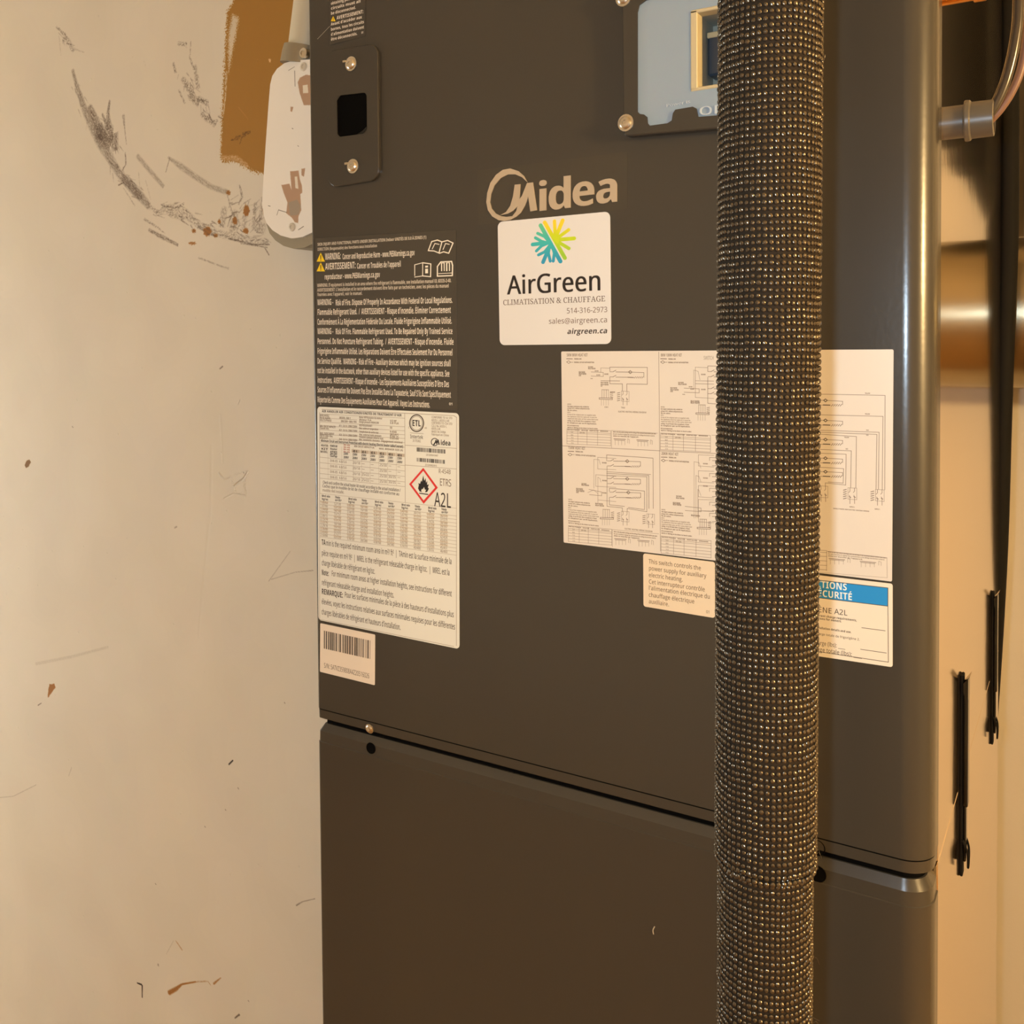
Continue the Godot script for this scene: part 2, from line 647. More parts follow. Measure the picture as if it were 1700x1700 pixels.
func scuffed_wall() -> void:
	var cv := Canvas.new()
	cv.host = self
	cv.z = WALLZ
	cv.a = Vector2(-0.80, EYE.y + 0.62)
	cv.ex = Vector2(0.77, 0)
	cv.ey = Vector2(0, -1.65)
	cv.px_scale = 0.9
	# paint of slightly uneven tone
	var lowres := Image.create(24, 48, false, Image.FORMAT_RGBA8)
	var base := Color8(211, 205, 190)
	for y in 48:
		for x in 24:
			var n := noise.get_noise_2d(x * 22.0, y * 22.0) * 0.022
			var w := noise.get_noise_2d(x * 14.0 + 300.0, y * 14.0) * 0.014
			lowres.set_pixel(x, y, base if x == 0 or y == 0 or y == 47 else Color(base.r * (1 + n), base.g * (1 + n - w * 0.3), base.b * (1 + n - w)))
	lowres.resize(955, 2046, Image.INTERPOLATE_CUBIC)
	cv.img = lowres
	var brown := Color8(158, 116, 50)
	var dirt := Color8(92, 78, 66)
	var chip := Color8(152, 104, 50)
	# bare brown patch beside the conduit
	cv.blot([Vector2(392, -60), Vector2(388, 2), Vector2(377, 20), Vector2(372, 120), Vector2(369, 180), Vector2(366, 262), Vector2(371, 270), Vector2(390, 268), Vector2(405, 276), Vector2(420, 285), Vector2(436, 288), Vector2(520, 290), Vector2(520, -60)], brown, 3.6, 1.6, 0.3)
	cv.blot([Vector2(386, 24), Vector2(396, 30), Vector2(391, 60), Vector2(384, 95), Vector2(380, 120), Vector2(379, 90), Vector2(380, 55)], Color(base, 0.85), 4.0, 1.5, 0.5)
	cv.smear([Vector3(376, 120, 6), Vector3(374, 160, 5), Vector3(371, 190, 4)], base, 0.9, 0.35)
	cv.smear([Vector3(370, 262, 10), Vector3(392, 262, 11), Vector3(412, 276, 8)], Color8(206, 176, 140), 0.7, 0.3)
	cv.smear([Vector3(396, 178, 2), Vector3(412, 198, 1.5)], Color8(196, 140, 84), 0.6, 0.2)
	for s in [[392, 227, 408, 226, 5], [404, 222, 416, 219, 7], [384, 232, 398, 230, 4], [398, 238, 402, 228, 3]]:
		cv.smear([Vector3(s[0], s[1], s[4]), Vector3(s[2], s[3], s[4])], Color8(60, 40, 18), 0.6, 0.42)
	cv.blot([Vector2(446, 98), Vector2(450, 99), Vector2(449, 104), Vector2(447, 103)], Color8(220, 180, 130), 0.5)
	cv.spread = 1.25
	# long curved rub mark
	cv.smear([Vector3(94, 45, 5), Vector3(106, 56, 7), Vector3(114, 68, 9), Vector3(122, 86, 9)], dirt, 0.6, 0.42, 0.12)
	cv.smear([Vector3(98, 60, 2), Vector3(101, 92, 2)], dirt, 0.3, 0.4)
	cv.smear([Vector3(124, 82, 2), Vector3(140, 87, 2)], dirt, 0.35, 0.4)
	cv.smear([Vector3(121, 118, 8), Vector3(128, 145, 11), Vector3(138, 175, 15), Vector3(150, 203, 19), Vector3(166, 235, 22), Vector3(182, 262, 18), Vector3(198, 288, 16), Vector3(214, 306, 17), Vector3(230, 322, 18), Vector3(248, 343, 13)], dirt, 0.5, 0.28, 0.1)
	cv.smear([Vector3(150, 180, 14), Vector3(162, 206, 18), Vector3(172, 232, 22), Vector3(184, 240, 18)], dirt, 0.62, 0.30, 0.12)
	cv.smear([Vector3(165, 222, 30), Vector3(188, 222, 26), Vector3(192, 250, 14)], dirt, 0.6, 0.32, 0.2)
	cv.smear([Vector3(182, 168, 5), Vector3(179, 190, 9), Vector3(182, 214, 16)], dirt, 0.62, 0.3)
	cv.smear([Vector3(170, 190, 5), Vector3(178, 210, 9)], dirt, 0.55, 0.3)
	cv.smear([Vector3(205, 193, 7), Vector3(207, 215, 3), Vector3(210, 240, 2)], dirt, 0.45, 0.3)
	cv.smear([Vector3(208, 254, 3), Vector3(209, 272, 3), Vector3(202, 285, 2)], dirt, 0.6, 0.3)
	cv.smear([Vector3(229, 260, 9), Vector3(250, 285, 9), Vector3(272, 310, 8)], dirt, 0.32, 0.25, 0.1)
	cv.smear([Vector3(280, 262, 5), Vector3(300, 276, 11), Vector3(325, 294, 10), Vector3(352, 311, 9), Vector3(380, 320, 9)], dirt, 0.36, 0.28, 0.1)
	cv.smear([Vector3(282, 262, 2), Vector3(275, 286, 2)], dirt, 0.6, 0.3)
	cv.smear([Vector3(197, 307, 3), Vector3(206, 303, 2)], dirt, 0.8, 0.2)
	cv.smear([Vector3(205, 312, 2), Vector3(224, 342, 3)], dirt, 0.4, 0.4)
	cv.smear([Vector3(230, 285, 2), Vector3(232, 312, 2)], dirt, 0.35, 0.4)
	cv.smear([Vector3(242, 300, 2), Vector3(250, 332, 2)], dirt, 0.3, 0.4)
	cv.smear([Vector3(206, 298, 14), Vector3(222, 314, 18), Vector3(236, 328, 12)], dirt, 0.5, 0.32, 0.12)
	# lower sweep towards the conduit
	cv.smear([Vector3(246, 342, 9), Vector3(262, 352, 8), Vector3(285, 344, 13), Vector3(305, 352, 16), Vector3(328, 372, 12), Vector3(350, 384, 12), Vector3(380, 392, 12), Vector3(410, 398, 10), Vector3(446, 402, 9)], dirt, 0.5, 0.44, 0.14)
	cv.smear([Vector3(268, 340, 3), Vector3(290, 346, 4), Vector3(306, 338, 4)], dirt, 0.7, 0.4)
	cv.smear([Vector3(284, 356, 10), Vector3(302, 362, 8)], dirt, 0.5, 0.4)
	cv.smear([Vector3(240, 364, 5), Vector3(262, 378, 4), Vector3(274, 388, 2)], dirt, 0.5, 0.4)
	cv.smear([Vector3(248, 382, 6), Vector3(270, 394, 8), Vector3(296, 407, 5)], dirt, 0.62, 0.32, 0.1)
	cv.smear([Vector3(378, 325, 3), Vector3(384, 350, 4), Vector3(396, 372, 10)], dirt, 0.4, 0.4)
	cv.smear([Vector3(398, 308, 3), Vector3(402, 326, 5), Vector3(396, 340, 3)], dirt, 0.6, 0.35)
	for s in [[372, 350, 14, 40], [390, 356, 16, 44], [408, 352, 10, 40], [424, 340, 8, 56], [436, 330, 8, 50], [432, 372, 26, 20]]:
		cv.smear([Vector3(s[0], s[1], s[2]), Vector3(s[0] - 4, s[1] + s[3] * 0.7, s[2])], dirt, 0.42, 0.4, 0.3)
	cv.smear([Vector3(380, 396, 3), Vector3(420, 406, 3), Vector3(448, 406, 2)], dirt, 0.7, 0.25)
	cv.smear([Vector3(400, 404, 2), Vector3(444, 411, 2)], dirt, 0.6, 0.3)
	cv.smear([Vector3(440, 412, 2), Vector3(447, 424, 2)], dirt, 0.7, 0.2)
	cv.smear([Vector3(330, 428, 3), Vector3(372, 444, 3), Vector3(380, 446, 4)], dirt, 0.4, 0.35)
	for s in [[322, 383, 4, 4], [344, 384, 7, 9], [319, 404, 7, 3], [358, 391, 5, 4], [409, 350, 6, 11], [408, 383, 5, 6], [390, 366, 4, 7], [379, 320, 4, 5], [364, 368, 3, 4]]:
		var p := []
		for i in 7:
			var a := TAU * i / 7.0
			p.append(Vector2(s[0] + cos(a) * s[2] * rng.randf_range(0.6, 1.1), s[1] + sin(a) * s[3] * rng.randf_range(0.6, 1.1)))
		cv.blot(p, chip, 1.2, 1.2, 0.5)
	# second rub mark, nearer the patch
	for s in [[297, 72, 310, 74, 7], [317, 70, 315, 95, 3], [315, 95, 322, 115, 4], [288, 106, 292, 122, 6], [304, 132, 312, 142, 10], [324, 112, 329, 148, 9], [308, 142, 322, 158, 9], [297, 150, 307, 172, 4], [316, 160, 330, 172, 12], [330, 164, 346, 172, 9], [336, 190, 346, 200, 9], [344, 196, 358, 208, 9], [352, 202, 362, 200, 4]]:
		cv.smear([Vector3(s[0], s[1], s[4]), Vector3(s[2], s[3], s[4])], dirt, 0.62, 0.42, 0.3)
	# bristly side strokes along the rub marks: [path, how far out, strokes]
	for b in [[[Vector2(126, 140), Vector2(140, 180), Vector2(166, 232), Vector2(198, 288), Vector2(232, 324)], 11.0, 46], [[Vector2(158, 196), Vector2(176, 226), Vector2(190, 250)], 15.0, 34], [[Vector2(255, 348), Vector2(300, 350), Vector2(336, 376), Vector2(380, 384), Vector2(440, 394)], 12.0, 54], [[Vector2(376, 352), Vector2(410, 364), Vector2(440, 366)], 24.0, 40], [[Vector2(304, 120), Vector2(318, 152), Vector2(340, 180), Vector2(362, 204)], 9.0, 34], [[Vector2(100, 52), Vector2(112, 70), Vector2(124, 84)], 5.0, 12]]:
		var path: Array = b[0]
		for i in b[2]:
			var f := rng.randf() * (path.size() - 1.001)
			var a: Vector2 = path[int(f)]
			var e: Vector2 = path[int(f) + 1]
			var dir := (e - a).normalized().rotated(rng.randf_range(-0.7, 0.7) - (0.9 if b[1] > 20.0 else 0.0))
			var at := a.lerp(e, f - int(f)) + (e - a).normalized().orthogonal() * rng.randf_range(-b[1], b[1])
			var far := at + dir * rng.randf_range(4.0, 17.0)
			cv.smear([Vector3(at.x, at.y, rng.randf_range(1.4, 3.4)), Vector3(far.x, far.y, 1.2)], dirt, rng.randf_range(0.25, 0.6), 0.28, 0.15)
	# single nicks further down
	cv.spread = 1.0
	cv.blot([Vector2(41, 772), Vector2(44, 765), Vector2(49, 763), Vector2(51, 767), Vector2(48, 774), Vector2(43, 777)], Color8(120, 84, 30), 0.6)
	cv.blot([Vector2(82, 1136), Vector2(90, 1135), Vector2(92, 1141), Vector2(86, 1150), Vector2(79, 1159), Vector2(80, 1146)], chip, 0.6)
	cv.smear([Vector3(63, 1171, 2.5), Vector3(69, 1167, 2)], dirt, 0.8, 0.15)
	cv.smear([Vector3(228, 1632, 3), Vector3(236, 1635, 4), Vector3(236, 1656, 3)], Color8(40, 30, 22), 1.0, 0.0)
	cv.smear([Vector3(281, 1648, 10), Vector3(292, 1642, 9), Vector3(302, 1634, 4), Vector3(325, 1630, 3)], chip, 1.0, 0.05)
	cv.smear([Vector3(325, 1630, 3), Vector3(345, 1629, 3), Vector3(350, 1636, 2)], chip, 0.6, 0.3)
	cv.smear([Vector3(355, 1633, 5), Vector3(367, 1623, 2)], chip, 0.8, 0.15)
	cv.smear([Vector3(292, 1562, 3), Vector3(303, 1578, 4)], chip, 0.5, 0.25)
	cv.smear([Vector3(288, 1562, 2), Vector3(276, 1584, 2)], dirt, 0.25, 0.3)
	cv.smear([Vector3(390, 1690, 3), Vector3(398, 1684, 4)], dirt, 0.8, 0.15)
	cv.smear([Vector3(380, 1269, 3), Vector3(387, 1262, 3)], Color8(40, 34, 26), 1.0, 0.0)
	cv.smear([Vector3(114, 1288, 2), Vector3(119, 1274, 2)], dirt, 0.4, 0.3)
	cv.smear([Vector3(365, 612, 3), Vector3(370, 608, 3)], dirt, 0.7, 0.2)
	cv.smear([Vector3(290, 876, 4), Vector3(294, 874, 3)], dirt, 0.4, 0.2)
	cv.smear([Vector3(446, 965, 1.6), Vector3(482, 915, 1.4)], dirt, 0.5, 0.1)
	cv.smear([Vector3(450, 962, 1.6), Vector3(490, 950, 1.4), Vector3(520, 947, 2)], dirt, 0.5, 0.15)
	cv.smear([Vector3(492, 1503, 3), Vector3(502, 1497, 2), Vector3(523, 1492, 2)], dirt, 0.6, 0.15)
	cv.smear([Vector3(0, 1324, 2), Vector3(22, 1322, 2), Vector3(60, 1303, 2)], dirt, 0.3, 0.2)
	cv.smear([Vector3(60, 1102, 8), Vector3(120, 1090, 7), Vector3(180, 1074, 6)], dirt, 0.10, 0.2)
	for s in [[395, 1308], [374, 1344], [258, 1467], [472, 1166], [340, 1372], [262, 1602], [412, 1661], [262, 1600], [404, 784], [120, 708]]:
		cv.smear([Vector3(s[0], s[1], 2.5), Vector3(s[0] + 1.5, s[1] + 2, 2)], dirt, 0.6, 0.1)
	# relief: torn drywall paper, a faint seam, roller texture
	var hm := Image.create(955, 2046, false, Image.FORMAT_RGBA8)
	hm.fill(Color(0.5, 0.5, 0.5))
	var hv := Canvas.new()
	hv.host = self
	hv.z = WALLZ
	hv.a = cv.a
	hv.ex = cv.ex
	hv.ey = cv.ey
	hv.px_scale = 0.9
	hv.img = hm
	hv.blot([Vector2(384, 792), Vector2(398, 786), Vector2(412, 782), Vector2(406, 800), Vector2(408, 822), Vector2(392, 820), Vector2(388, 806)], Color(0.72, 0.72, 0.72), 3.0, 2.0, 0.4)
	hv.smear([Vector3(364, 786, 5), Vector3(372, 796, 4), Vector3(382, 792, 3)], Color(0.8, 0.8, 0.8), 0.8, 0.2)
	hv.smear([Vector3(390, 806, 4), Vector3(404, 796, 4), Vector3(412, 782, 3)], Color(0.2, 0.2, 0.2), 0.8, 0.1)
	hv.smear([Vector3(372, 828, 3), Vector3(388, 820, 3), Vector3(408, 824, 3)], Color(0.25, 0.25, 0.25), 0.7, 0.1)
	hv.smear([Vector3(352, 740, 8), Vector3(350, 850, 8), Vector3(340, 950, 8), Vector3(330, 1060, 6)], Color(0.42, 0.42, 0.42), 0.6, 0.05)
	hv.smear([Vector3(366, 690, 5), Vector3(370, 770, 5)], Color(0.6, 0.6, 0.6), 0.6, 0.1)
	hv.smear([Vector3(398, 664, 2), Vector3(395, 672, 2)], Color(0.8, 0.8, 0.8), 0.8, 0.0)
	for i in 60:
		var u := rng.randf_range(0, 510)
		var v := rng.randf_range(0, 1700)
		hv.smear([Vector3(u, v, 3), Vector3(u + 1, v + 2, 2)], Color(0.75, 0.75, 0.75), 0.6, 0.0)
	hm.bump_map_to_normal_map(5.0)
	var m := StandardMaterial3D.new()
	m.albedo_texture = ImageTexture.create_from_image(cv.img)
	m.normal_enabled = true
	m.normal_texture = ImageTexture.create_from_image(hm)
	m.normal_scale = 0.7
	m.texture_repeat = false
	m.roughness = 0.75
	m.metallic_specular = 0.4
	var st := begin()
	var lo := Vector3(-1.9, 0, WALLZ - 0.1)
	var hi := Vector3(-0.03, 2.4, WALLZ)
	box(st, Vector3(lo.x, lo.y, lo.z), Vector3(hi.x, hi.y, hi.z - 0.001))
	var c := [Vector3(lo.x, lo.y, hi.z), Vector3(hi.x, lo.y, hi.z), Vector3(hi.x, hi.y, hi.z), Vector3(lo.x, hi.y, hi.z)]
	quad(st, c[0], c[1], c[2], c[3], [], [cv.uv(flat(c[0])), cv.uv(flat(c[1])), cv.uv(flat(c[2])), cv.uv(flat(c[3]))])
	st.generate_tangents()
	struct("wall_scuffed", st, m, "beige painted wall left of the air handler, scuffed, with a bare brown patch")

# ---------------------------------------------------------------- the cabinet
# plan of the front cap at an inset: [point, normal] from the left flank round to the right flank
func plan(inset: float) -> Array:
	var out := []
	var rl := maxf(0.004 - inset, 0.0012)
	var rr := maxf(0.019 - inset, 0.002)
	var back := -0.031
	var cl := Vector2(inset + rl, -inset - rl)
	var cr := Vector2(FW - inset - rr, -inset - rr)
	out.append([Vector2(inset, back), Vector2(-1, 0)])
	for i in 7:
		var a := PI - PI * 0.5 * i / 6.0
		var d := Vector2(cos(a), sin(a))
		out.append([cl + d * rl, d])
	for i in 17:
		var a := PI * 0.5 - PI * 0.5 * i / 16.0
		var d := Vector2(cos(a), sin(a))
		out.append([cr + d * rr, d])
	out.append([Vector2(FW - inset, back), Vector2(1, 0)])
	return out

# sweep of [height, inset] rows, top to bottom; skip leaves the flat front of the first band open
func sweep(st: SurfaceTool, rows: Array, skip := false) -> void:
	for i in rows.size() - 1:
		var a := plan(rows[i].y)
		var b := plan(rows[i + 1].y)
		var dy: float = rows[i].x - rows[i + 1].x
		var di: float = rows[i].y - rows[i + 1].y
		var tilt := Vector2(dy, di).normalized() if absf(dy) + absf(di) > 0 else Vector2(1, 0)
		for j in a.size() - 1:
			if skip and i == 0 and j == 7:
				continue
			var n1 := Vector3(a[j][1].x * tilt.x, tilt.y, a[j][1].y * tilt.x)
			var n2 := Vector3(a[j + 1][1].x * tilt.x, tilt.y, a[j + 1][1].y * tilt.x)
			quad(st, Vector3(b[j][0].x, rows[i + 1].x, b[j][0].y), Vector3(b[j + 1][0].x, rows[i + 1].x, b[j + 1][0].y), Vector3(a[j + 1][0].x, rows[i].x, a[j + 1][0].y), Vector3(a[j][0].x, rows[i].x, a[j][0].y), [n1, n2, n2, n1])

func screw(at: Vector3, axis: Vector3, r: float, parent: Node, pin := false) -> void:
	var st := begin()
	lathe(st, at, axis, [Vector2(r * 1.25, 0.0001), Vector2(r * 1.25, 0.0006), Vector2(r * 0.95, 0.0008), Vector2(r * 0.92, r * 0.35), Vector2(r * 0.7, r * 0.52), Vector2(r * 0.34, r * 0.58), Vector2(r * 0.30, r * 0.36), Vector2(0.00001, r * 0.34)], 18)
	if pin:
		var side := axis.cross(Vector3.UP).normalized()
		box(st, at - side * r * -1.35 - Vector3(r * 0.35, -r * 0.4, 0), at - side * r * -1.35 + Vector3(r * 0.35, r * 0.75, r * 0.3), 0.0001)
	obj("screw", st, M.zinc, parent, "bright zinc screw head")

func air_handler() -> void:
	var t := thing("air_handler", "tall dark grey sheet-metal air handler cabinet covered with stickers, behind the braided hose", "air handler", Vector3(FW * 0.5, 0, -DEPTH * 0.5))
	var ya := (on_z(600, 1191, 0).y + on_z(1400, 1405, 0).y) * 0.5
	var top := 1.88
	# openings in the flat front: the latch and the switch
	var l0 := on_z(558, 230, 0)
	var l1 := on_z(611, 152, 0)
	var w0 := on_z(1052, 205, 0)
	var w1 := on_z(1330, -190, 0)
	var st := begin()
	sweep(st, [Vector2(top, 0), Vector2(ya, 0), Vector2(ya, 0.0016), Vector2(ya - 0.0011, 0.0016), Vector2(ya - 0.0011, 0.0004), Vector2(ya - 0.0088, 0.0006), Vector2(ya - 0.0112, 0.0045), Vector2(ya - 0.0116, 0.010)], true)
	var xs := [0.004, l0.x, l1.x, w0.x, w1.x, FW - 0.019]
	var ys := [ya, minf(l0.y, w0.y), maxf(l0.y, w0.y), l1.y, w1.y, top]
	ys.sort()
	for i in xs.size() - 1:
		for j in ys.size() - 1:
			var c := Vector2((xs[i] + xs[i + 1]) * 0.5, (ys[j] + ys[j + 1]) * 0.5)
			if (c.x > l0.x and c.x < l1.x and c.y > l0.y and c.y < l1.y) or (c.x > w0.x and c.x < w1.x and c.y > w0.y and c.y < w1.y):
				continue
			quad(st, Vector3(xs[i], ys[j], 0), Vector3(xs[i + 1], ys[j], 0), Vector3(xs[i + 1], ys[j + 1], 0), Vector3(xs[i], ys[j + 1], 0))
	quad(st, Vector3(0.002, top, -0.031), Vector3(0.002, top, -0.003), Vector3(FW - 0.01, top, -0.003), Vector3(FW - 0.01, top, -0.031))
	obj("upper_panel", st, M.paint, t)
	st = begin()
	sweep(st, [Vector2(ya - 0.0148, 0.010), Vector2(ya - 0.0150, 0.0050), Vector2(ya - 0.0214, 0.0010), Vector2(ya - 0.0308, 0.0007), Vector2(ya - 0.0312, 0.0), Vector2(0.02, 0)])
	obj("lower_panel", st, M.paint, t)
	# dark joints: the fold line and the open gap between the two panels
	st = begin()
	sweep(st, [Vector2(ya, 0.0005), Vector2(ya - 0.0011, 0.0005)])
	obj("fold_joint", st, M.hole, t, "thin black fold line")
	st = begin()
	sweep(st, [Vector2(ya - 0.0115, 0.0062), Vector2(ya - 0.0149, 0.0062)])
	obj("panel_gap", st, M.hole, t, "black gap between the panels")
	st = begin()
	tube(st, [on_z(527, 65, 0.0), on_z(550, 41, 0.0)], 0.00022, 6)
	obj("scratch", st, M.nick, t, "fine pale scratch")
	st = begin()
	tube(st, smooth_path([on_z(1087, 1538, 0.0), on_z(1084, 1544, 0.0), on_z(1085, 1551, 0.0)], 4), 0.0004, 6)
	obj("paint_nick", st, M.nick, t, "small pale nick")
	# what lies behind the caps
	st = begin()
	box(st, Vector3(0.004, 0.0, -DEPTH), Vector3(FW - 0.004, top - 0.002, -0.0305), 0.002)
	obj("cabinet_body", st, M.paint, t)
	for s in [[0.02, ya - 0.0135, "lower"], [ya - 0.0125, top, "upper"]]:
		st = begin()
		# flank sheet with a turned lip at its front edge
		box(st, Vector3(FW - 0.004, s[0], -DEPTH - 0.001), Vector3(FW - 0.0004, s[1], -0.0335), 0.0004)
		box(st, Vector3(FW - 0.003, s[0] + 0.001, -0.0332), Vector3(FW - 0.0008, s[1] - 0.001, -0.0306), 0.0003)
		obj("side_panel", st, M.side, t, "glossy bare metal side of the cabinet, " + s[2] + " section")
	latch_plate(t)
	switch_window(t)
	seam_hardware(t, ya)
	side_latches(t, ya)
	stickers(t)
	emblem(t)
	condensate(t)

func latch_plate(t: Node) -> void:
	var out := rounded(spots([Vector2(541, 85), Vector2(627, 71), Vector2(629, 298), Vector2(544, 312)], 0.0031), 0.0105, 8)
	var hole := rounded(spots([Vector2(558.8, 159), Vector2(609, 153), Vector2(609.5, 221), Vector2(560, 228)], 0.0031), 0.0045, 6)
	var st := begin()
	ring_plate(st, out, hole, 0.0, 0.0032, 0.0007)
	var p := obj("access_plate", st, M.paint, t)
	# black insert just behind the opening, its lower right corner turned up
	st = begin()
	slab(st, rounded(spots([Vector2(557, 157), Vector2(611, 150), Vector2(611.5, 223), Vector2(558, 230)], 0.004), 0.0045, 6), -0.002, 0.0022, 0.0)
	obj("latch_insert", st, M.hole, p, "black square insert")
	st = begin()
	slab(st, spots([Vector2(588, 226), Vector2(600, 224), Vector2(608, 218), Vector2(609, 210), Vector2(602, 217)], 0.0026), 0.0022, 0.0030, 0.0002)
	obj("latch_lip", st, M.black_gloss, p, "glossy black latch lip")
	screw(on_z(583, 106, 0.0032), Vector3(0, 0, 1), 0.0051, p, true)
	screw(on_z(586, 276, 0.0032), Vector3(0, 0, 1), 0.0051, p, true)

# open box seen from inside
func well(st: SurfaceTool, a: Vector2, b: Vector2, z0: float, z1: float) -> void:
	quad(st, Vector3(a.x, a.y, z0), Vector3(b.x, a.y, z0), Vector3(b.x, b.y, z0), Vector3(a.x, b.y, z0))
	quad(st, Vector3(a.x, a.y, z0), Vector3(a.x, b.y, z0), Vector3(a.x, b.y, z1), Vector3(a.x, a.y, z1))
	quad(st, Vector3(b.x, b.y, z0), Vector3(b.x, a.y, z0), Vector3(b.x, a.y, z1), Vector3(b.x, b.y, z1))
	quad(st, Vector3(a.x, b.y, z0), Vector3(b.x, b.y, z0), Vector3(b.x, b.y, z1), Vector3(a.x, b.y, z1))
	quad(st, Vector3(b.x, a.y, z0), Vector3(a.x, a.y, z0), Vector3(a.x, a.y, z1), Vector3(b.x, a.y, z1))

# plate with one opening
func ring_plate(st: SurfaceTool, out: PackedVector2Array, hole: PackedVector2Array, z0: float, z1: float, bev: float) -> void:
	if Geometry2D.is_polygon_clockwise(out):
		out.reverse()
	if Geometry2D.is_polygon_clockwise(hole):
		hole.reverse()
	var c := Vector2.ZERO
	for p in out:
		c += p / out.size()
	var inner := PackedVector2Array()
	for i in out.size():
		var a := out[(i + out.size() - 1) % out.size()]
		var b := out[(i + 1) % out.size()]
		var nrm := Vector2(-(b - a).y, (b - a).x).normalized()
		inner.append(out[i] + nrm * bev)
	# cut along a seam from the hole to the rim so that one simple polygon remains
	var hi := 0
	var oi := 0
	var best := 1e9
	for i in hole.size():
		for j in inner.size():
			var d := hole[i].distance_squared_to(inner[j])
			if d < best:
				best = d
				hi = i
				oi = j
	var poly := PackedVector2Array()
	for j in inner.size() + 1:
		poly.append(inner[(oi + j) % inner.size()])
	for i in hole.size() + 1:
		poly.append(hole[(hi + hole.size() - i) % hole.size()])
	var idx := Geometry2D.triangulate_polygon(poly)
	var f := Vector3(0, 0, 1)
	for i in range(0, idx.size(), 3):
		var p := [poly[idx[i]], poly[idx[i + 1]], poly[idx[i + 2]]]
		if (p[1] - p[0]).cross(p[2] - p[0]) < 0:
			p = [p[0], p[2], p[1]]
		tri(st, [Vector3(p[0].x, p[0].y, z1), Vector3(p[1].x, p[1].y, z1), Vector3(p[2].x, p[2].y, z1)], [f, f, f])
	for i in out.size():
		var j := (i + 1) % out.size()
		quad(st, Vector3(out[i].x, out[i].y, z0), Vector3(out[j].x, out[j].y, z0), Vector3(out[j].x, out[j].y, z1 - bev), Vector3(out[i].x, out[i].y, z1 - bev))
		quad(st, Vector3(out[i].x, out[i].y, z1 - bev), Vector3(out[j].x, out[j].y, z1 - bev), Vector3(inner[j].x, inner[j].y, z1), Vector3(inner[i].x, inner[i].y, z1))
	for i in hole.size():
		var j := (i + 1) % hole.size()
		quad(st, Vector3(hole[j].x, hole[j].y, z0 - 0.001), Vector3(hole[i].x, hole[i].y, z0 - 0.001), Vector3(hole[i].x, hole[i].y, z1), Vector3(hole[j].x, hole[j].y, z1))

func switch_window(t: Node) -> void:
	var z := 0.009
	var zf := 0.0076      # front of the pale face
	var out := rounded(spots([Vector2(1030, -235), Vector2(1345, -300), Vector2(1345, 200), Vector2(1035, 226)], z), 0.003, 3)
	var hole := spots([Vector2(1061, 8), Vector2(1058, 20), Vector2(1058, 185), Vector2(1062, 189), Vector2(1069, 190), Vector2(1074, 194), Vector2(1075, 206), Vector2(1079, 208.5), Vector2(1108, 204.5), Vector2(1115, 200), Vector2(1117, 188), Vector2(1121, 182), Vector2(1150, 177), Vector2(1156, 180), Vector2(1159, 194), Vector2(1320, 181), Vector2(1320, -50), Vector2(1072, 0)], z)
	var st := begin()
	ring_plate(st, out, hole, 0.0, z, 0.0008)
	var p := obj("switch_plate", st, M.paint, t)
	# pale plastic face behind the opening, with a deep square well for the breaker switch
	var c0 := flat(on_z(1148, 151, zf))
	var c1 := flat(on_z(1262, -4, zf))
	var o := spots([Vector2(1050, -100), Vector2(1325, -130), Vector2(1325, 196), Vector2(1050, 215)], zf)
	var h := PackedVector2Array([Vector2(c0.x, c0.y), Vector2(c1.x, c0.y), Vector2(c1.x, c1.y), Vector2(c0.x, c1.y)])
	st = begin()
	ring_plate(st, o, h, zf - 0.003, zf, 0.0004)
	obj("switch_face", st, M.pale, p, "pale bluish plastic switch face")
	st = begin()
	var w := 0.0045
	# rim of the well, proud of the face
	box(st, Vector3(c0.x - 0.0005, c0.y, zf - 0.010), Vector3(c0.x + w, c1.y, zf + 0.0006), 0.0006)
	box(st, Vector3(c1.x - w, c0.y, zf - 0.010), Vector3(c1.x + 0.0005, c1.y, zf + 0.0006), 0.0006)
	box(st, Vector3(c0.x - 0.0005, c1.y - 0.002, zf - 0.010), Vector3(c1.x + 0.0005, c1.y + 0.0005, zf + 0.0006), 0.0006)
	box(st, Vector3(c0.x - 0.0005, c0.y - 0.0005, zf - 0.010), Vector3(c1.x + 0.0005, c0.y + 0.002, zf + 0.0006), 0.0006)
	obj("well_rim", st, M.cream, p, "cream rim of the switch well")
	st = begin()
	well(st, c0 + Vector2(0.003, 0.001), c1 - Vector2(0.003, 0.001), -0.029, zf - 0.010)
	obj("switch_well", st, M.grey_plastic, p, "grey well around the breaker switch")
	st = begin()
	var r0 := on_z(1179, 130, -0.02)
	var r1 := on_z(1225, 55, -0.02)
	box(st, Vector3(r0.x, r0.y, -0.029), Vector3(r1.x, r1.y, -0.014), 0.0015)
	obj("rocker_switch", st, M.rocker, p, "dark blue breaker lever")
	st = begin()
	box(st, Vector3(r0.x, r1.y - 0.002, -0.029), Vector3(r1.x, r1.y + 0.002, -0.013), 0.0005)
	obj("lever_tip", st, M.cream, p)
	# raised lettering
	raised("OFF", Vector2(1162, 192), Vector2(1216, 186), 14.0, zf, 0.0009, M.lettering, p)
	raised("Power is", Vector2(1107, 178), Vector2(1146, 171), 5.0, zf, 0.0006, M.lettering, p)
	screw(on_z(1039, 204, z), Vector3(0, 0, 1), 0.0050, p)
	screw(on_z(1035, -3, z), Vector3(0, 0, 1), 0.0048, p)

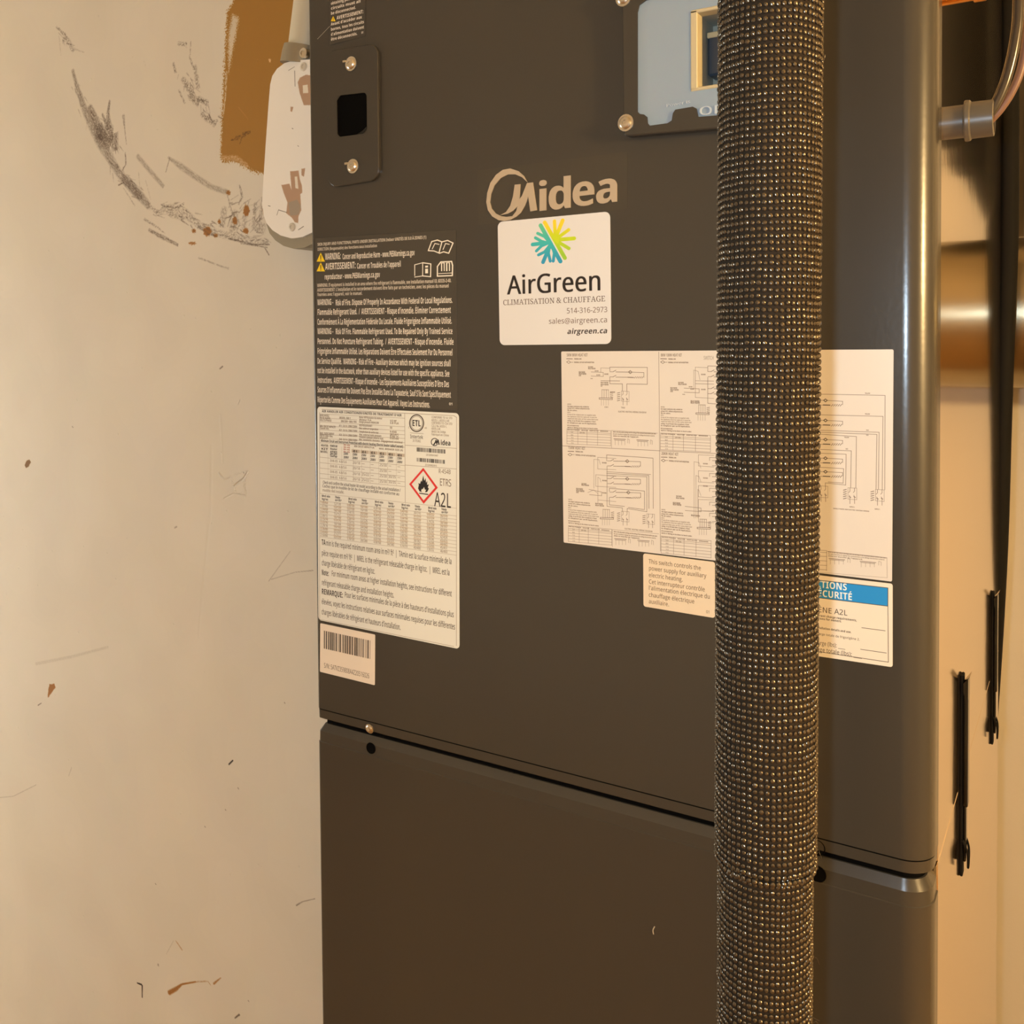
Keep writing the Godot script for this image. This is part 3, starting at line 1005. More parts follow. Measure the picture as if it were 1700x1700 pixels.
# extruded lettering on the plane z, baseline from b0 to b1 (photo points), capital height h
func raised(s: String, b0: Vector2, b1: Vector2, h: float, z: float, deep: float, m: Material, parent: Node) -> void:
	var tm := TextMesh.new()
	tm.text = s
	tm.font = fonts.sans
	tm.font_size = 64
	tm.pixel_size = 0.01
	tm.depth = 0.05
	tm.curve_step = 4
	var arr := tm.get_mesh_arrays()
	var vs: PackedVector3Array = arr[Mesh.ARRAY_VERTEX]
	var ns: PackedVector3Array = arr[Mesh.ARRAY_NORMAL]
	var ix: PackedInt32Array = arr[Mesh.ARRAY_INDEX]
	var box_ := AABB(vs[0], Vector3.ZERO)
	for v in vs:
		box_ = box_.expand(v)
	var p0 := on_z(b0.x, b0.y, z)
	var ex := on_z(b1.x, b1.y, z) - p0
	var ey := on_z(b0.x, b0.y - h, z) - p0
	var st := begin()
	for i in ix:
		var q := (vs[i] - box_.position) / box_.size
		st.set_normal(ns[i])
		st.add_vertex(p0 + ex * q.x + ey * q.y + Vector3(0, 0, deep * q.z))
	obj("raised_lettering", st, m, parent)

func seam_hardware(t: Node, ya: float) -> void:
	# on the turned edge of the upper panel
	screw(Vector3(on_z(613, 1208, 0).x, ya - 0.0068, -0.0007), Vector3(0, -0.15, 1), 0.0036, t)
	for s in [[615, ya - 0.0245, 0.0046], [1357, ya - 0.0255, 0.0052], [1356, ya - 0.0075, 0.0050]]:
		var st := begin()
		var at := Vector3(on_z(s[0], 1244, 0).x if s[0] < 700 else on_z(s[0], 1430, 0).x, s[1], -0.0008)
		lathe(st, at, Vector3(0, 0, 1), [Vector2(s[2] * 1.12, 0.0001), Vector2(s[2] * 1.1, 0.0005), Vector2(s[2], 0.0004), Vector2(s[2] * 0.97, 0.0002), Vector2(0.00001, 0.0002)], 20)
		obj("screw_hole", st, M.hole, t, "empty black screw hole")

func side_latches(t: Node, ya: float) -> void:
	for s in [[1596.0, 1], [1646.0, 2]]:
		var z := on_x(s[0], 1260, FW).z
		var y0 := ya - 0.086
		var y1 := ya + 0.074
		var st := begin()
		box(st, Vector3(FW - 0.0004, y0, z - 0.005), Vector3(FW + 0.0018, y1, z + 0.005), 0.0006)
		var base := obj("side_latch", st, M.black, t, "black clip across the seam on the cabinet side")
		st = begin()
		# lever: thick upper half with a turned-out lip, slimmer lower half
		box(st, Vector3(FW + 0.0018, ya - 0.03, z - 0.006), Vector3(FW + 0.0052, y1 - 0.012, z + 0.006), 0.001)
		box(st, Vector3(FW + 0.0018, y0 + 0.012, z - 0.0045), Vector3(FW + 0.0040, ya - 0.0305, z + 0.0045), 0.0008)
		var lip := PackedVector2Array([Vector2(FW + 0.0018, y1 - 0.014), Vector2(FW + 0.0052, y1 - 0.018), Vector2(FW + 0.00522, y1 - 0.002), Vector2(FW + 0.0066, y1 + 0.001), Vector2(FW + 0.0018, y1 - 0.006)])
		slab(st, lip, z - 0.0065, z + 0.0065, 0.0006)
		obj("latch_lever", st, M.black_gloss, base)
		st = begin()
		tube(st, smooth_path([Vector3(FW + 0.0018, y0 + 0.03, z + 0.006), Vector3(FW + 0.0052, y0 + 0.02, z + 0.005), Vector3(FW + 0.0052, y0 + 0.006, z), Vector3(FW + 0.0052, y0 + 0.02, z - 0.005), Vector3(FW + 0.0018, y0 + 0.03, z - 0.006)], 5), 0.0009, 8)
		obj("latch_hook", st, M.black, base)

func condensate(t: Node) -> void:
	# grey drain socket with a ribbed collar on the cabinet side
	var at := on_z(1577, 204, -0.05)
	at.x = FW - 0.0005
	var r := 0.0116
	var st := begin()
	lathe(st, at, Vector3(1, 0, 0), [Vector2(0.0001, 0), Vector2(r * 0.94, 0), Vector2(r * 0.94, 0.012), Vector2(r * 1.14, 0.0125), Vector2(r * 1.17, 0.0135), Vector2(r * 1.15, 0.0155), Vector2(r * 1.04, 0.0165), Vector2(r * 1.02, 0.0295), Vector2(r * 0.86, 0.0300), Vector2(r * 0.8, 0.022), Vector2(0.0001, 0.022)], 28)
	obj("drain_fitting", st, M.pvc, t, "grey plastic drain socket on the cabinet side")

# ---------------------------------------------------------------- stickers
const INK := Color(0.13, 0.11, 0.10)
const FAINT := Color(0.42, 0.37, 0.31)

func barcode(cv: Canvas, u0: float, v0: float, u1: float, v1: float, n: int, col: Color, seed_: int) -> void:
	var r := RandomNumberGenerator.new()
	r.seed = seed_
	var p := cv.m(u0, v0)
	var q := cv.m(u1, v1)
	var widths := []
	var sum := 0.0
	for i in n:
		var w := float(r.randi_range(1, 3))
		widths.append(w)
		sum += w
	var x := p.x
	for i in n:
		var w: float = widths[i] / sum * (q.x - p.x)
		if i % 2 == 0:
			cv.rect(Vector2(x, p.y), Vector2(x + w, q.y), col)
		x += w

func stickers(t: Node) -> void:
	terminal_warning(t)
	warning_film(t)
	rating_label(t)
	serial_label(t)
	installer_sticker(t)
	wiring_label(t)
	switch_note(t)
	safety_label(t)

func warn_triangle(cv: Canvas, u: float, v: float, w: float, h: float) -> void:
	cv.blot([Vector2(u, v), Vector2(u + w * 0.5, v - h), Vector2(u + w, v)], Color8(240, 205, 20), 0.0, 1.2)
	cv.line(u + w * 0.5, v - h * 0.68, u + w * 0.5, v - h * 0.3, Color8(60, 50, 20), w * 0.10)
	cv.line(u + w * 0.5, v - h * 0.16, u + w * 0.5, v - h * 0.13, Color8(60, 50, 20), w * 0.10)

func terminal_warning(t: Node) -> void:
	var c := [Vector2(547, -110), Vector2(608, -127), Vector2(607, 60), Vector2(548, 75)]
	var cv := canvas(c, 0.0, Color8(62, 57, 49), 4.0)
	var w := Color8(240, 232, 218)
	warn_triangle(cv, 549.5, -42, 8, 9)
	var rows := [["WARNING:", 559, -44, 589, 5.6, "bold"], ["Before obtaining", 549.5, -32, 598, 4.9, "bold"], ["access to terminals,", 549.5, -23, 605, 4.9, "bold"], ["all power supply", 549.5, -14, 600, 4.9, "bold"], ["supply circuits", 549.5, -5.5, 600, 4.9, "bold"], ["obtaining power must", 549.5, 8.5, 600, 4.9, "bold"], ["circuits must all", 549.5, 16.5, 599.5, 4.9, "bold"], ["be disconnected.", 549.5, 25, 591.5, 4.9, "bold"], ["AVERTISSEMENT:", 559, 33, 604, 5.8, "bold"], ["Avant d'accéder aux", 549.5, 43, 601.5, 4.9, "bold"], ["bornes, tous les circuits", 549.5, 51.5, 605, 4.9, "bold"], ["d'alimentation doivent", 549.5, 60, 605, 4.9, "bold"], ["être déconnectés.", 549.5, 68, 594, 4.9, "bold"]]
	for r in rows:
		cv.text(r[0], r[1], r[2], r[3], r[4], w, r[5])
	cv.text("01", 600, 56.5, 604, 3.6, w, "bold")
	warn_triangle(cv, 549.5, 35.5, 8, 8.5)
	sticker("terminal_warning", c, cv, 0.001, t, "narrow black film with white warning text, above the latch plate", 0.32)

func warning_film(t: Node) -> void:
	var c := [Vector2(523.5, 396), Vector2(757, 382), Vector2(760, 681), Vector2(527, 672)]
	var cv := canvas(c, 0.0, Color8(66, 61, 52), 3.4)
	var w := Color8(240, 232, 216)
	var dim := Color8(226, 216, 198)
	cv.view(Vector2(510, 370), 320.0 / 1700.0)
	cv.text("SKIN INJURY AND FUNCTIONAL PARTS UNDER INSTALLATION Indoor UNITÉS DE 8.0 À ZONES (1)", 92, 205, 1055, 26, dim, "bold")
	cv.text("DIRECTION (Responsable) des fonctions sous installation", 92, 248, 620, 26, dim, "bold")
	warn_triangle(cv, 84, 342, 75, 80)
	warn_triangle(cv, 84, 428, 75, 80)
	cv.text("WARNING:", 160, 328, 300, 58, w, "bold")
	cv.text("Cancer and Reproductive Harm - www.P65Warnings.ca.gov", 312, 322, 950, 48, w, "bold")
	cv.text("AVERTISSEMENT:", 160, 415, 430, 58, w, "bold")
	cv.text("Cancer et Troubles de l'appareil", 440, 405, 830, 48, w, "bold")
	cv.text("reproducteur - www.P65Warnings.ca.gov", 155, 500, 645, 48, w, "bold")
	cv.text("WARNING: If equipment is installed in an area where the refrigerant is flammable, see installation manual UL 60335-2-40.", 90, 566, 1275, 30, dim, "bold")
	cv.text("AVERTISSEMENT: L'installation et le raccordement doivent être faits par un technicien, avec les pièces du manuel", 90, 608, 1252, 30, dim, "bold")
	cv.text("fournies avec l'appareil, voir le manuel.", 92, 647, 490, 28, dim, "bold")
	var rows := [
		["WARNING - ", "Risk of Fire. Dispose Of Properly In Accordance With Federal Or Local Regulations.", 728, 1285, 240],
		["", "Flammable Refrigerant Used.  /  AVERTISSEMENT - Risque d'incendie. Éliminer Correctement", 812, 1270, 0],
		["", "Conformément À La Réglementation Fédérale Ou Locale. Fluide Frigorigène Inflammable Utilisé.", 898, 1280, 0],
		["WARNING - ", "Risk Of Fire. Flammable Refrigerant Used. To Be Repaired Only By Trained Service", 982, 1285, 240],
		["", "Personnel. Do Not Puncture Refrigerant Tubing.  /  AVERTISSEMENT - Risque d'incendie. Fluide", 1068, 1295, 0],
		["", "Frigorigène Inflammable Utilisé. Les Réparations Doivent Être Effectuées Seulement Par Du Personnel", 1155, 1285, 0],
		["", "De Service Qualifié.  WARNING - Risk of Fire - Auxiliary devices which may be ignition sources shall", 1242, 1270, 0],
		["", "not be installed in the ductwork, other than auxiliary devices listed for use with the specific appliance. See", 1326, 1258, 0],
		["", "instructions.  AVERTISSEMENT - Risque d'incendie - Les Équipements Auxiliaires Susceptibles D'être Des", 1410, 1252, 0],
		["", "Sources D'inflammation Ne Doivent Pas Être Installés Dans La Tuyauterie, Sauf S'ils Sont Spécifiquement", 1495, 1270, 0],
		["", "Répertoriés Comme Des Équipements Auxiliaires Pour Cet Appareil. Voyez Les Instructions.", 1582, 1085, 0]]
	for r in rows:
		var u: float = 92
		if r[0] != "":
			cv.text(r[0], 92, r[2], r[4], 52, w, "bold")
			u = 252
		cv.text(r[1], u, r[2], r[3], 50, w, "bold")
	cv.text("01", 1252, 1608, 1288, 24, w, "bold")
	# open book, leaflet with an i, stacked manuals
	var k := 9.0
	cv.lines([Vector2(1070, 245), Vector2(1100, 165), Vector2(1150, 152), Vector2(1190, 168), Vector2(1240, 155), Vector2(1288, 178), Vector2(1250, 268), Vector2(1205, 255), Vector2(1170, 268), Vector2(1120, 248), Vector2(1070, 245)], w, k)
	cv.lines([Vector2(1190, 168), Vector2(1165, 262)], w, k)
	cv.lines([Vector2(1105, 230), Vector2(1128, 182), Vector2(1165, 190)], w, 7)
	cv.lines([Vector2(1200, 235), Vector2(1222, 182), Vector2(1255, 190)], w, 7)
	cv.lines([Vector2(950, 465), Vector2(950, 370), Vector2(1020, 352), Vector2(1020, 468), Vector2(950, 478)], w, 7)
	cv.lines([Vector2(1020, 352), Vector2(1092, 362), Vector2(1090, 475), Vector2(1020, 468)], w, k)
	cv.bar(1042, 405, 1068, 445, w)
	cv.bar(1042, 378, 1068, 394, w)
	cv.lines([Vector2(1150, 470), Vector2(1150, 385), Vector2(1180, 345), Vector2(1275, 340), Vector2(1284, 375), Vector2(1282, 465), Vector2(1150, 470)], w, 10)
	cv.lines([Vector2(1160, 448), Vector2(1278, 442)], w, 6)
	cv.bar(1182, 352, 1215, 425, w)
	cv.bar(1226, 350, 1262, 425, w)
	cv.bar(1192, 358, 1206, 428, Color8(66, 61, 52))
	cv.bar(1238, 356, 1252, 428, Color8(66, 61, 52))
	sticker("warning_film", c, cv, 0.001, t, "large black film with white warning text and two yellow triangles", 0.32)

func mini_emblem(cv: Canvas, u: float, v: float, w: float, col: Color) -> void:
	var pts := []
	for i in 15:
		var a := 0.6 + 5.0 * i / 14.0
		pts.append(Vector2(u + w * 0.16 + cos(a) * w * 0.15, v - sin(a) * w * 0.16))
	cv.lines(pts, col, w * 0.03)
	cv.lines([Vector2(u + w * 0.12, v + w * 0.12), Vector2(u + w * 0.2, v), Vector2(u + w * 0.22, v - w * 0.07), Vector2(u + w * 0.25, v + w * 0.06), Vector2(u + w * 0.31, v - w * 0.08), Vector2(u + w * 0.35, v + w * 0.1)], col, w * 0.05)

func rating_label(t: Node) -> void:
	var c := [Vector2(527, 675), Vector2(762, 686), Vector2(763, 1077.5), Vector2(529, 1029)]
	var paper := Color8(226, 227, 218)
	var cv := canvas(c, 0.0, paper, 3.6)
	var s := 280.0 / 1700.0
	cv.view(Vector2(510, 660), s)
	var G := Color(0.50, 0.45, 0.38)
	# frame and rules
	cv.lines([Vector2(150, 118), Vector2(1480, 182), Vector2(1508, 200)], G, 4)
	cv.lines([Vector2(128, 150), Vector2(128, 2235)], G, 3)
	cv.lines([Vector2(1508, 200), Vector2(1506, 2500)], G, 3)
	cv.lines([Vector2(128, 2235), Vector2(1480, 2508)], G, 3)
	cv.line(985, 160, 990, 1055, G, 3)
	for r in [[165, 985, 208], [205, 505, 225], [245, 985, 295], [285, 985, 335], [325, 985, 375], [370, 985, 412], [412, 985, 455], [455, 985, 500]]:
		cv.line(128, r[0], r[1], r[2] if r[1] > 600 else r[2], G, 2.5)
	cv.text("AIR HANDLER AIR CONDITIONER/UNITÉS DE TRAITEMENT D'AIR", 150, 148, 955, 24, INK, "bold")
	var micro := [[130, 182, 225, "MODEL/MODÈLE"], [130, 205, 235, "No de modèle"], [130, 228, 250, "VOLTS/PHASE"], [130, 290, 290, "MIN. CIRCUIT AMPACITY"], [130, 310, 225, "Courant min."], [130, 362, 275, "MAX. OVERCURRENT"], [130, 384, 262, "PROTECTION / Max."], [130, 405, 210, "dispositif"], [325, 205, 440, "MODEL 36K-1"], [340, 240, 500, "208/230V~ 60Hz 1PH"], [322, 285, 510, "A1: 3.0 A 208/230V"], [322, 330, 510, "A2: 3.0 A 208/230V"], [322, 378, 510, "A3: 3.0 A 208/230V"], [322, 422, 510, "A4: 3.0 A 208/230V"], [525, 200, 760, "Motor HP/Puissance du moteur"], [525, 225, 650, "Moteur FLA"], [525, 246, 725, "Design pressure HIGH/LOW"], [525, 282, 660, "REFRIGERANT"], [525, 312, 720, "Max. outlet air temperature"], [525, 345, 722, "Température de sortie max"], [525, 375, 750, "Max. external static pressure"], [525, 400, 770, "Pression statique externe max"], [525, 425, 735, "Min. installation clearance"], [745, 440, 965, "Dégagement minimal"], [835, 235, 905, "1/2 HP"], [835, 258, 925, "3.8 FLA"], [835, 305, 860, "550"], [835, 345, 905, "R-454B"], [835, 372, 925, "200°F/93°C"], [835, 392, 930, "0.80 in."], [835, 412, 925, "0 in/0 mm"]]
	for r in micro:
		cv.text(r[3], r[0], r[1] + 8, r[2], 20, FAINT, "bold")
	cv.text("Minimum Circuit and Overcurrent Protection with electric heating (Electric heater table/Courant)", 140, 445, 970, 25, INK, "bold")
	# heater table
	for y in [600, 655, 710, 765, 812]:
		cv.line(128, y, 985, y + 85, G, 2.5)
	for x in [212, 350, 465, 550, 635, 722, 812, 900]:
		cv.line(x, 475 + (x - 128) * 0.095, x + 2, 815 + (x - 128) * 0.095, Color(G, 0.6), 2)
	for r in [[140, 485, "HEATER"], [140, 520, "KIT"], [135, 548, "MODEL"], [232, 490, "POWER kW"], [232, 520, "Heater"], [232, 545, "amps"], [230, 568, "208/230V"], [230, 592, "Chauffage"]]:
		cv.text(r[2], r[0], r[1] + 6, r[0] + 75, 20, INK, "bold")
	for i in 7:
		var x: float = 368 + i * 90.0
		var y: float = 575 + i * 8.0
		cv.text("230V", x, y, x + 50, 22, INK, "bold")
		cv.text("208V", x, y + 36, x + 55, 24, INK, "bold")
		if i > 0:
			cv.bar(x - 8, y - 62, x + 75, y - 24, Color(0.62, 0.54, 0.44, 0.55))
			cv.text("40 A", x + 5, y - 30, x + 50, 26, INK, "bold")
		else:
			for k in 4:
				cv.text("Min. amp", x, y - 90 + k * 22, x + 65, 15, Color8(150, 80, 66), "bold")
	cv.text("MIN CIRCUIT AMPACITY (A)", 475, 498, 680, 18, FAINT, "bold")
	cv.text("MAX. BREAKER SIZE (A)", 725, 522, 970, 18, FAINT, "bold")
	for j in 4:
		for i in 8:
			var x: float = 232 + i * 91.0 if i < 2 else 370 + (i - 1) * 90.0
			var y: float = 648 + j * 55.0 + (x - 232) * 0.085
			var filled: bool = i < 3 or i == 5 or (j == 2 and (i == 3 or i == 6)) or (j == 3 and (i == 3 or i == 6))
			cv.text(["EHK-05", "4.8/3.6", "20/18", "25/22", "--", "25/30", "30/35", "--"][i] if filled else "—", x, y, x + (78 if filled else 34), 24, FAINT, "sans")
	cv.text("Check and confirm the actual heater kit model according to the actual installation /", 160, 868, 945, 30, INK, "sans")
	cv.text("Cochez que le modèle de kit de chauffage installé est conforme au", 155, 905, 930, 30, INK, "sans")
	cv.text("modèle réel installé.", 155, 945, 375, 28, FAINT, "sans")
	# room-area table
	for y in 13:
		var v: float = 965.0 if y == 0 else 1040.0 + (y - 1) * 33.0
		cv.line(128, v, 1508, v + 150 + y * 3.0, Color(G, 0.85), 2.2)
	for i in 10:
		var x: float = 140 + i * 134.0
		var y: float = 1000 + i * 15.0
		cv.text("Mrel min" if i % 2 == 0 else "TAmin", x + 8, y, x + (95 if i % 2 == 0 else 62), 22, INK, "bold")
		cv.text("kg/oz" if i % 2 == 0 else "m²/ft²", x + 8, y + 30, x + 75, 22, INK, "bold")
		for j in 11:
			var n := "%.2f/%d" % [1.8 + (i / 2) * 1.2 + j * 0.07, 64 + i * 21 + j * 2] if i % 2 == 0 else "%d/%d" % [9 + i * 3 + j, 100 + i * 30 + j * 9]
			cv.text(n, x - 4, y + 66 + j * 33.0 + i * j * 0.3, x + 70, 25, Color(0.45, 0.39, 0.32), "sans")
			if (i + j) % 3 != 1:
				cv.bar(x - 8, y + 40 + j * 33.0, x + 76, y + 68 + j * 33.0, Color(0.78, 0.68, 0.55, 0.30))
	# right column: approval mark, maker, bar codes, hazard diamond
	var cc := Vector2(1105, 258)
	for w in [[70, 84, 10], [58, 70, 3]]:
		var ring := []
		for i in 33:
			ring.append(cc + Vector2(cos(TAU * i / 32) * w[0], sin(TAU * i / 32) * w[1]))
		cv.lines(ring, Color(0.25, 0.21, 0.18), w[2])
	cv.text("ETL", 1058, 285, 1150, 60, INK, "bold")
	cv.text("C", 1020, 310, 1034, 18, FAINT, "sans")
	cv.text("US", 1182, 315, 1208, 18, FAINT, "sans")
	cv.line(1040, 356, 1172, 364, G, 3)
	cv.text("Intertek", 1038, 408, 1170, 34, INK, "sans")
	cv.text("3175382", 1065, 446, 1148, 24, FAINT, "sans")
	for i in 7:
		cv.text(["CONFORMS TO UL STD", "60335-1, 60335-2-40", "CERTIFIED TO CSA STD", "C22.2 No. 60335-1,", "60335-2-40", "MADE IN CHINA", "Fabriqué en Chine"][i], 1254, 208 + i * 29.0, [1465, 1435, 1465, 1410, 1345, 1400, 1430][i], 21, FAINT, "sans")
	mini_emblem(cv, 1250, 448, 230, INK)
	cv.text("idea", 1345, 478, 1450, 50, INK, "bold")
	cv.line(990, 480, 1508, 512, G, 3)
	cv.line(990, 680, 1508, 720, G, 3)
	barcode(cv, 1105, 502, 1395, 565, 62, INK, 3)
	barcode(cv, 1105, 606, 1395, 668, 62, INK, 9)
	cv.text("22122000A10487", 1200, 586, 1322, 16, FAINT, "sans")
	cv.text("22122000B20915", 1190, 688, 1310, 16, FAINT, "sans")
	var red := Color8(214, 40, 38)
	cv.blot([Vector2(1172, 708), Vector2(1318, 908), Vector2(1176, 1070), Vector2(1030, 872)], red, 0.0, 1.0)
	cv.blot([Vector2(1172, 738), Vector2(1292, 906), Vector2(1175, 1038), Vector2(1054, 873)], paper, 0.0, 1.0)
	cv.blot([Vector2(1135, 945), Vector2(1120, 915), Vector2(1128, 880), Vector2(1122, 862), Vector2(1140, 870), Vector2(1150, 835), Vector2(1158, 850), Vector2(1172, 785), Vector2(1182, 840), Vector2(1195, 812), Vector2(1200, 860), Vector2(1212, 840), Vector2(1210, 880), Vector2(1228, 875), Vector2(1218, 905), Vector2(1228, 918), Vector2(1212, 950), Vector2(1190, 955), Vector2(1202, 925), Vector2(1190, 930), Vector2(1180, 900), Vector2(1165, 925), Vector2(1158, 918), Vector2(1150, 940), Vector2(1160, 953)], Color8(20, 16, 14), 0.0, 1.0)
	cv.line(1135, 964, 1218, 976, Color8(20, 16, 14), 9)
	cv.text("R-454B", 1325, 762, 1452, 44, FAINT, "sans")
	cv.text("ETRS", 1335, 885, 1455, 70, FAINT, "sans")
	cv.text("A2L", 1282, 1095, 1455, 140, INK, "sans")
	# notes below the table
	cv.view(Vector2(510, 860), 290.0 / 1700.0)
	var rows := [["TA", 142, 258, 182, "bold"], ["min is the required minimum room area in m²/ ft²  |  TAmin est la surface minimale de la", 184, 266, 1408, ""], ["pièce requise en m²/ ft²  |  MREL is the refrigerant releasable charge in kg/oz.  |  MREL est la", 142, 362, 1390, ""], ["charge libérable de réfrigérant en kg/oz.", 142, 458, 662, ""], ["Note:", 142, 552, 214, "bold"], ["For minimum room areas at higher installation heights, see instructions for different", 238, 562, 1408, ""], ["refrigerant releasable charge and installation heights.", 142, 650, 848, ""], ["REMARQUE:", 142, 738, 352, "bold"], ["Pour les surfaces minimales de la pièce à des hauteurs d'installations plus", 366, 768, 1430, ""], ["élevées, voyez les instructions relatives aux surfaces minimales requises pour les différentes", 142, 835, 1442, ""], ["charges libérables de réfrigérant et hauteurs d'installation.", 142, 935, 912, ""]]
	for r in rows:
		cv.text(r[0], r[1], r[2], r[3], 52, Color(0.2, 0.17, 0.14), "bold" if r[4] == "bold" else "sans")
	sticker("rating_label", c, cv, 0.0035, t, "white rating label with tables, a red flame diamond and A2L")

func serial_label(t: Node) -> void:
	var c := [Vector2(532, 1034.5), Vector2(623, 1053.5), Vector2(622.5, 1137.5), Vector2(531.5, 1115)]
	var cv := canvas(c, 0.0, Color8(232, 220, 202), 5.0)
	cv.view(Vector2(510, 860), 290.0 / 1700.0)
	barcode(cv, 165, 1095, 618, 1372, 64, Color(0.22, 0.18, 0.14), 21)
	cv.text("S/N: 5ATVZ359808A4Z20516026", 165, 1455, 608, 46, FAINT, "sans")
	sticker("serial_label", c, cv, 0.001, t, "small white bar-code label below the rating label")

func sun_snow(cv: Canvas) -> void:
	# half sun, half snowflake, split by a slanted gap
	var ya := Color8(250, 210, 50)
	var yb := Color8(198, 216, 30)
	var yc := Color8(150, 200, 60)
	var c := Vector2(690, 765)
	var rays := [[605, 628, 768, 915, 34], [684, 618, 690, 740, 30], [750, 612, 694, 750, 34], [798, 688, 712, 750, 30], [842, 757, 690, 770, 34], [800, 838, 712, 785, 30]]
	for r in rays:
		var n := 12
		for i in n:
			var p := Vector2(r[0], r[1]).lerp(Vector2(r[2], r[3]), float(i) / n)
			var q := Vector2(r[0], r[1]).lerp(Vector2(r[2], r[3]), float(i + 1) / n)
			var f := clampf((p.y - 625) / 290.0, 0, 1)
			cv.line(p.x, p.y, q.x, q.y, ya.lerp(yb, f * 2.5) if f < 0.4 else yb.lerp(yc, (f - 0.4) / 0.6), r[4] * 0.9)
	cv.blot([Vector2(668, 745), Vector2(690, 725), Vector2(722, 748), Vector2(722, 785), Vector2(706, 800)], yb, 0.0, 1.0)
	var ta := Color8(100, 196, 150)
	var tb := Color8(60, 184, 180)
	var tc := Color8(44, 150, 190)
	var arms := [[572, 652, 732, 942, 36], [508, 806, 640, 790, 34], [592, 948, 655, 800, 34], [548, 716, 600, 740, 26], [600, 740, 640, 785, 22], [530, 752, 570, 775, 26], [570, 775, 630, 792, 20], [538, 858, 575, 822, 26], [575, 822, 640, 795, 20], [555, 890, 600, 868, 26], [600, 868, 650, 805, 22], [650, 940, 636, 880, 26], [636, 880, 648, 810, 22], [674, 940, 682, 880, 26], [682, 880, 664, 815, 22]]
	for r in arms:
		var n := 10
		for i in n:
			var p := Vector2(r[0], r[1]).lerp(Vector2(r[2], r[3]), float(i) / n)
			var q := Vector2(r[0], r[1]).lerp(Vector2(r[2], r[3]), float(i + 1) / n)
			var f := clampf((p.y - 650) / 290.0, 0, 1)
			cv.line(p.x, p.y, q.x, q.y, ta.lerp(tb, f * 2.0) if f < 0.5 else tb.lerp(tc, (f - 0.5) * 2.0), r[4] * 0.9)

func installer_sticker(t: Node) -> void:
	var c := [Vector2(826.5, 368.5), Vector2(1013, 351), Vector2(1015, 571), Vector2(830, 573)]
	var cv := canvas(c, 0.0, Color8(220, 219, 216), 4.2)
	cv.view(Vector2(780, 240), 280.0 / 1360.0)
	sun_snow(cv)
	var ink := Color8(28, 22, 20)
	for d in [-2.5, 2.5]:
		cv.text("AirGreen", 302 + d, 1211, 1074 + d, 148, ink, "sans")
	cv.text("CLIMATISATION & CHAUFFAGE", 268, 1296, 1096, 42, Color8(86, 70, 62), "serif")
	cv.text("514-316-2973", 780, 1362, 1114, 42, Color8(110, 92, 82), "sans")
	cv.text("sales@airgreen.ca", 636, 1446, 1114, 42, Color8(110, 92, 82), "sans")
	cv.text("airgreen.ca", 784, 1528, 1112, 42, Color8(50, 40, 36), "bold", 1.0, 0.18)
	sticker("installer_sticker", c, cv, 0.0045, t, "square white sticker with a green and blue sun and snowflake emblem", 0.42)

# one heater stage of the wiring drawing, in view units: two switched rows with a fuse and a coil
func stage(cv: Canvas, x: float, y: float, w: float, ink: Color) -> void:
	for r in [0.0, 48.0]:
		cv.line(x, y + r, x + 30, y + r, ink, 3.4)
		cv.line(x + 30, y + r, x + 58, y + r - 15, ink, 4.5)
		cv.line(x + 56, y + r + 2, x + w * 0.62, y + r + 4, ink, 4.0)
	var d := Vector2(x + w * 0.60, y + 2)
	cv.lines([d + Vector2(-16, 0), d + Vector2(0, -14), d + Vector2(16, 2), d + Vector2(0, 16), d + Vector2(-16, 0)], ink, 5)
	cv.lines([Vector2(x + w * 0.65, y + 4), Vector2(x + w, y + 8), Vector2(x + w, y + 52)], ink, 3.4)
	cv.line(x + w * 0.53, y + 52, x + w * 0.7, y + 54, ink, 6.5)
	for i in 5:
		var q := x + w * (0.72 + i * 0.055)
		cv.line(q, y + 60, q + 13, y + 46, ink, 4)

func terminal_block(cv: Canvas, x: float, y: float, ink: Color) -> void:
	cv.lines([Vector2(x, y), Vector2(x + 72, y + 4), Vector2(x + 72, y + 100), Vector2(x, y + 94), Vector2(x, y)], Color(ink, 0.7), 2.5)
	for i in [16.0, 54.0]:
		cv.lines([Vector2(x + i, y + 2), Vector2(x + i, y + 28), Vector2(x + i - 10, y + 40)], ink, 3)
		cv.lines([Vector2(x + i - 6, y + 62), Vector2(x + i, y + 76), Vector2(x + i, y + 132)], ink, 3)
		cv.line(x + i - 6, y + 74, x + i + 7, y + 80, ink, 5)
	for i in 5:
		cv.line(x - 38, y + 20 + i * 18, x - 14, y + 14 + i * 18, Color(ink, 0.6), 6)

func plug(cv: Canvas, x: float, y: float, ink: Color) -> void:
	for i in 4:
		cv.line(x + 20 + i * 20, y, x + 20 + i * 20, y + 80, Color(ink, 0.8), 3)
	cv.line(x + 18, y, x + 82, y + 2, ink, 3)
	cv.lines([Vector2(x - 6, y + 76), Vector2(x + 118, y + 80), Vector2(x + 118, y + 94), Vector2(x - 6, y + 90), Vector2(x - 6, y + 76)], ink, 4)
	for i in 4:
		cv.line(x + 14 + i * 22, y + 96, x + 14 + i * 22, y + 148, Color(ink, 0.5), 3)
	for i in 4:
		cv.line(x + 96, y + 30 + i * 16, x + 122, y + 24 + i * 16, Color(ink, 0.7), 5)

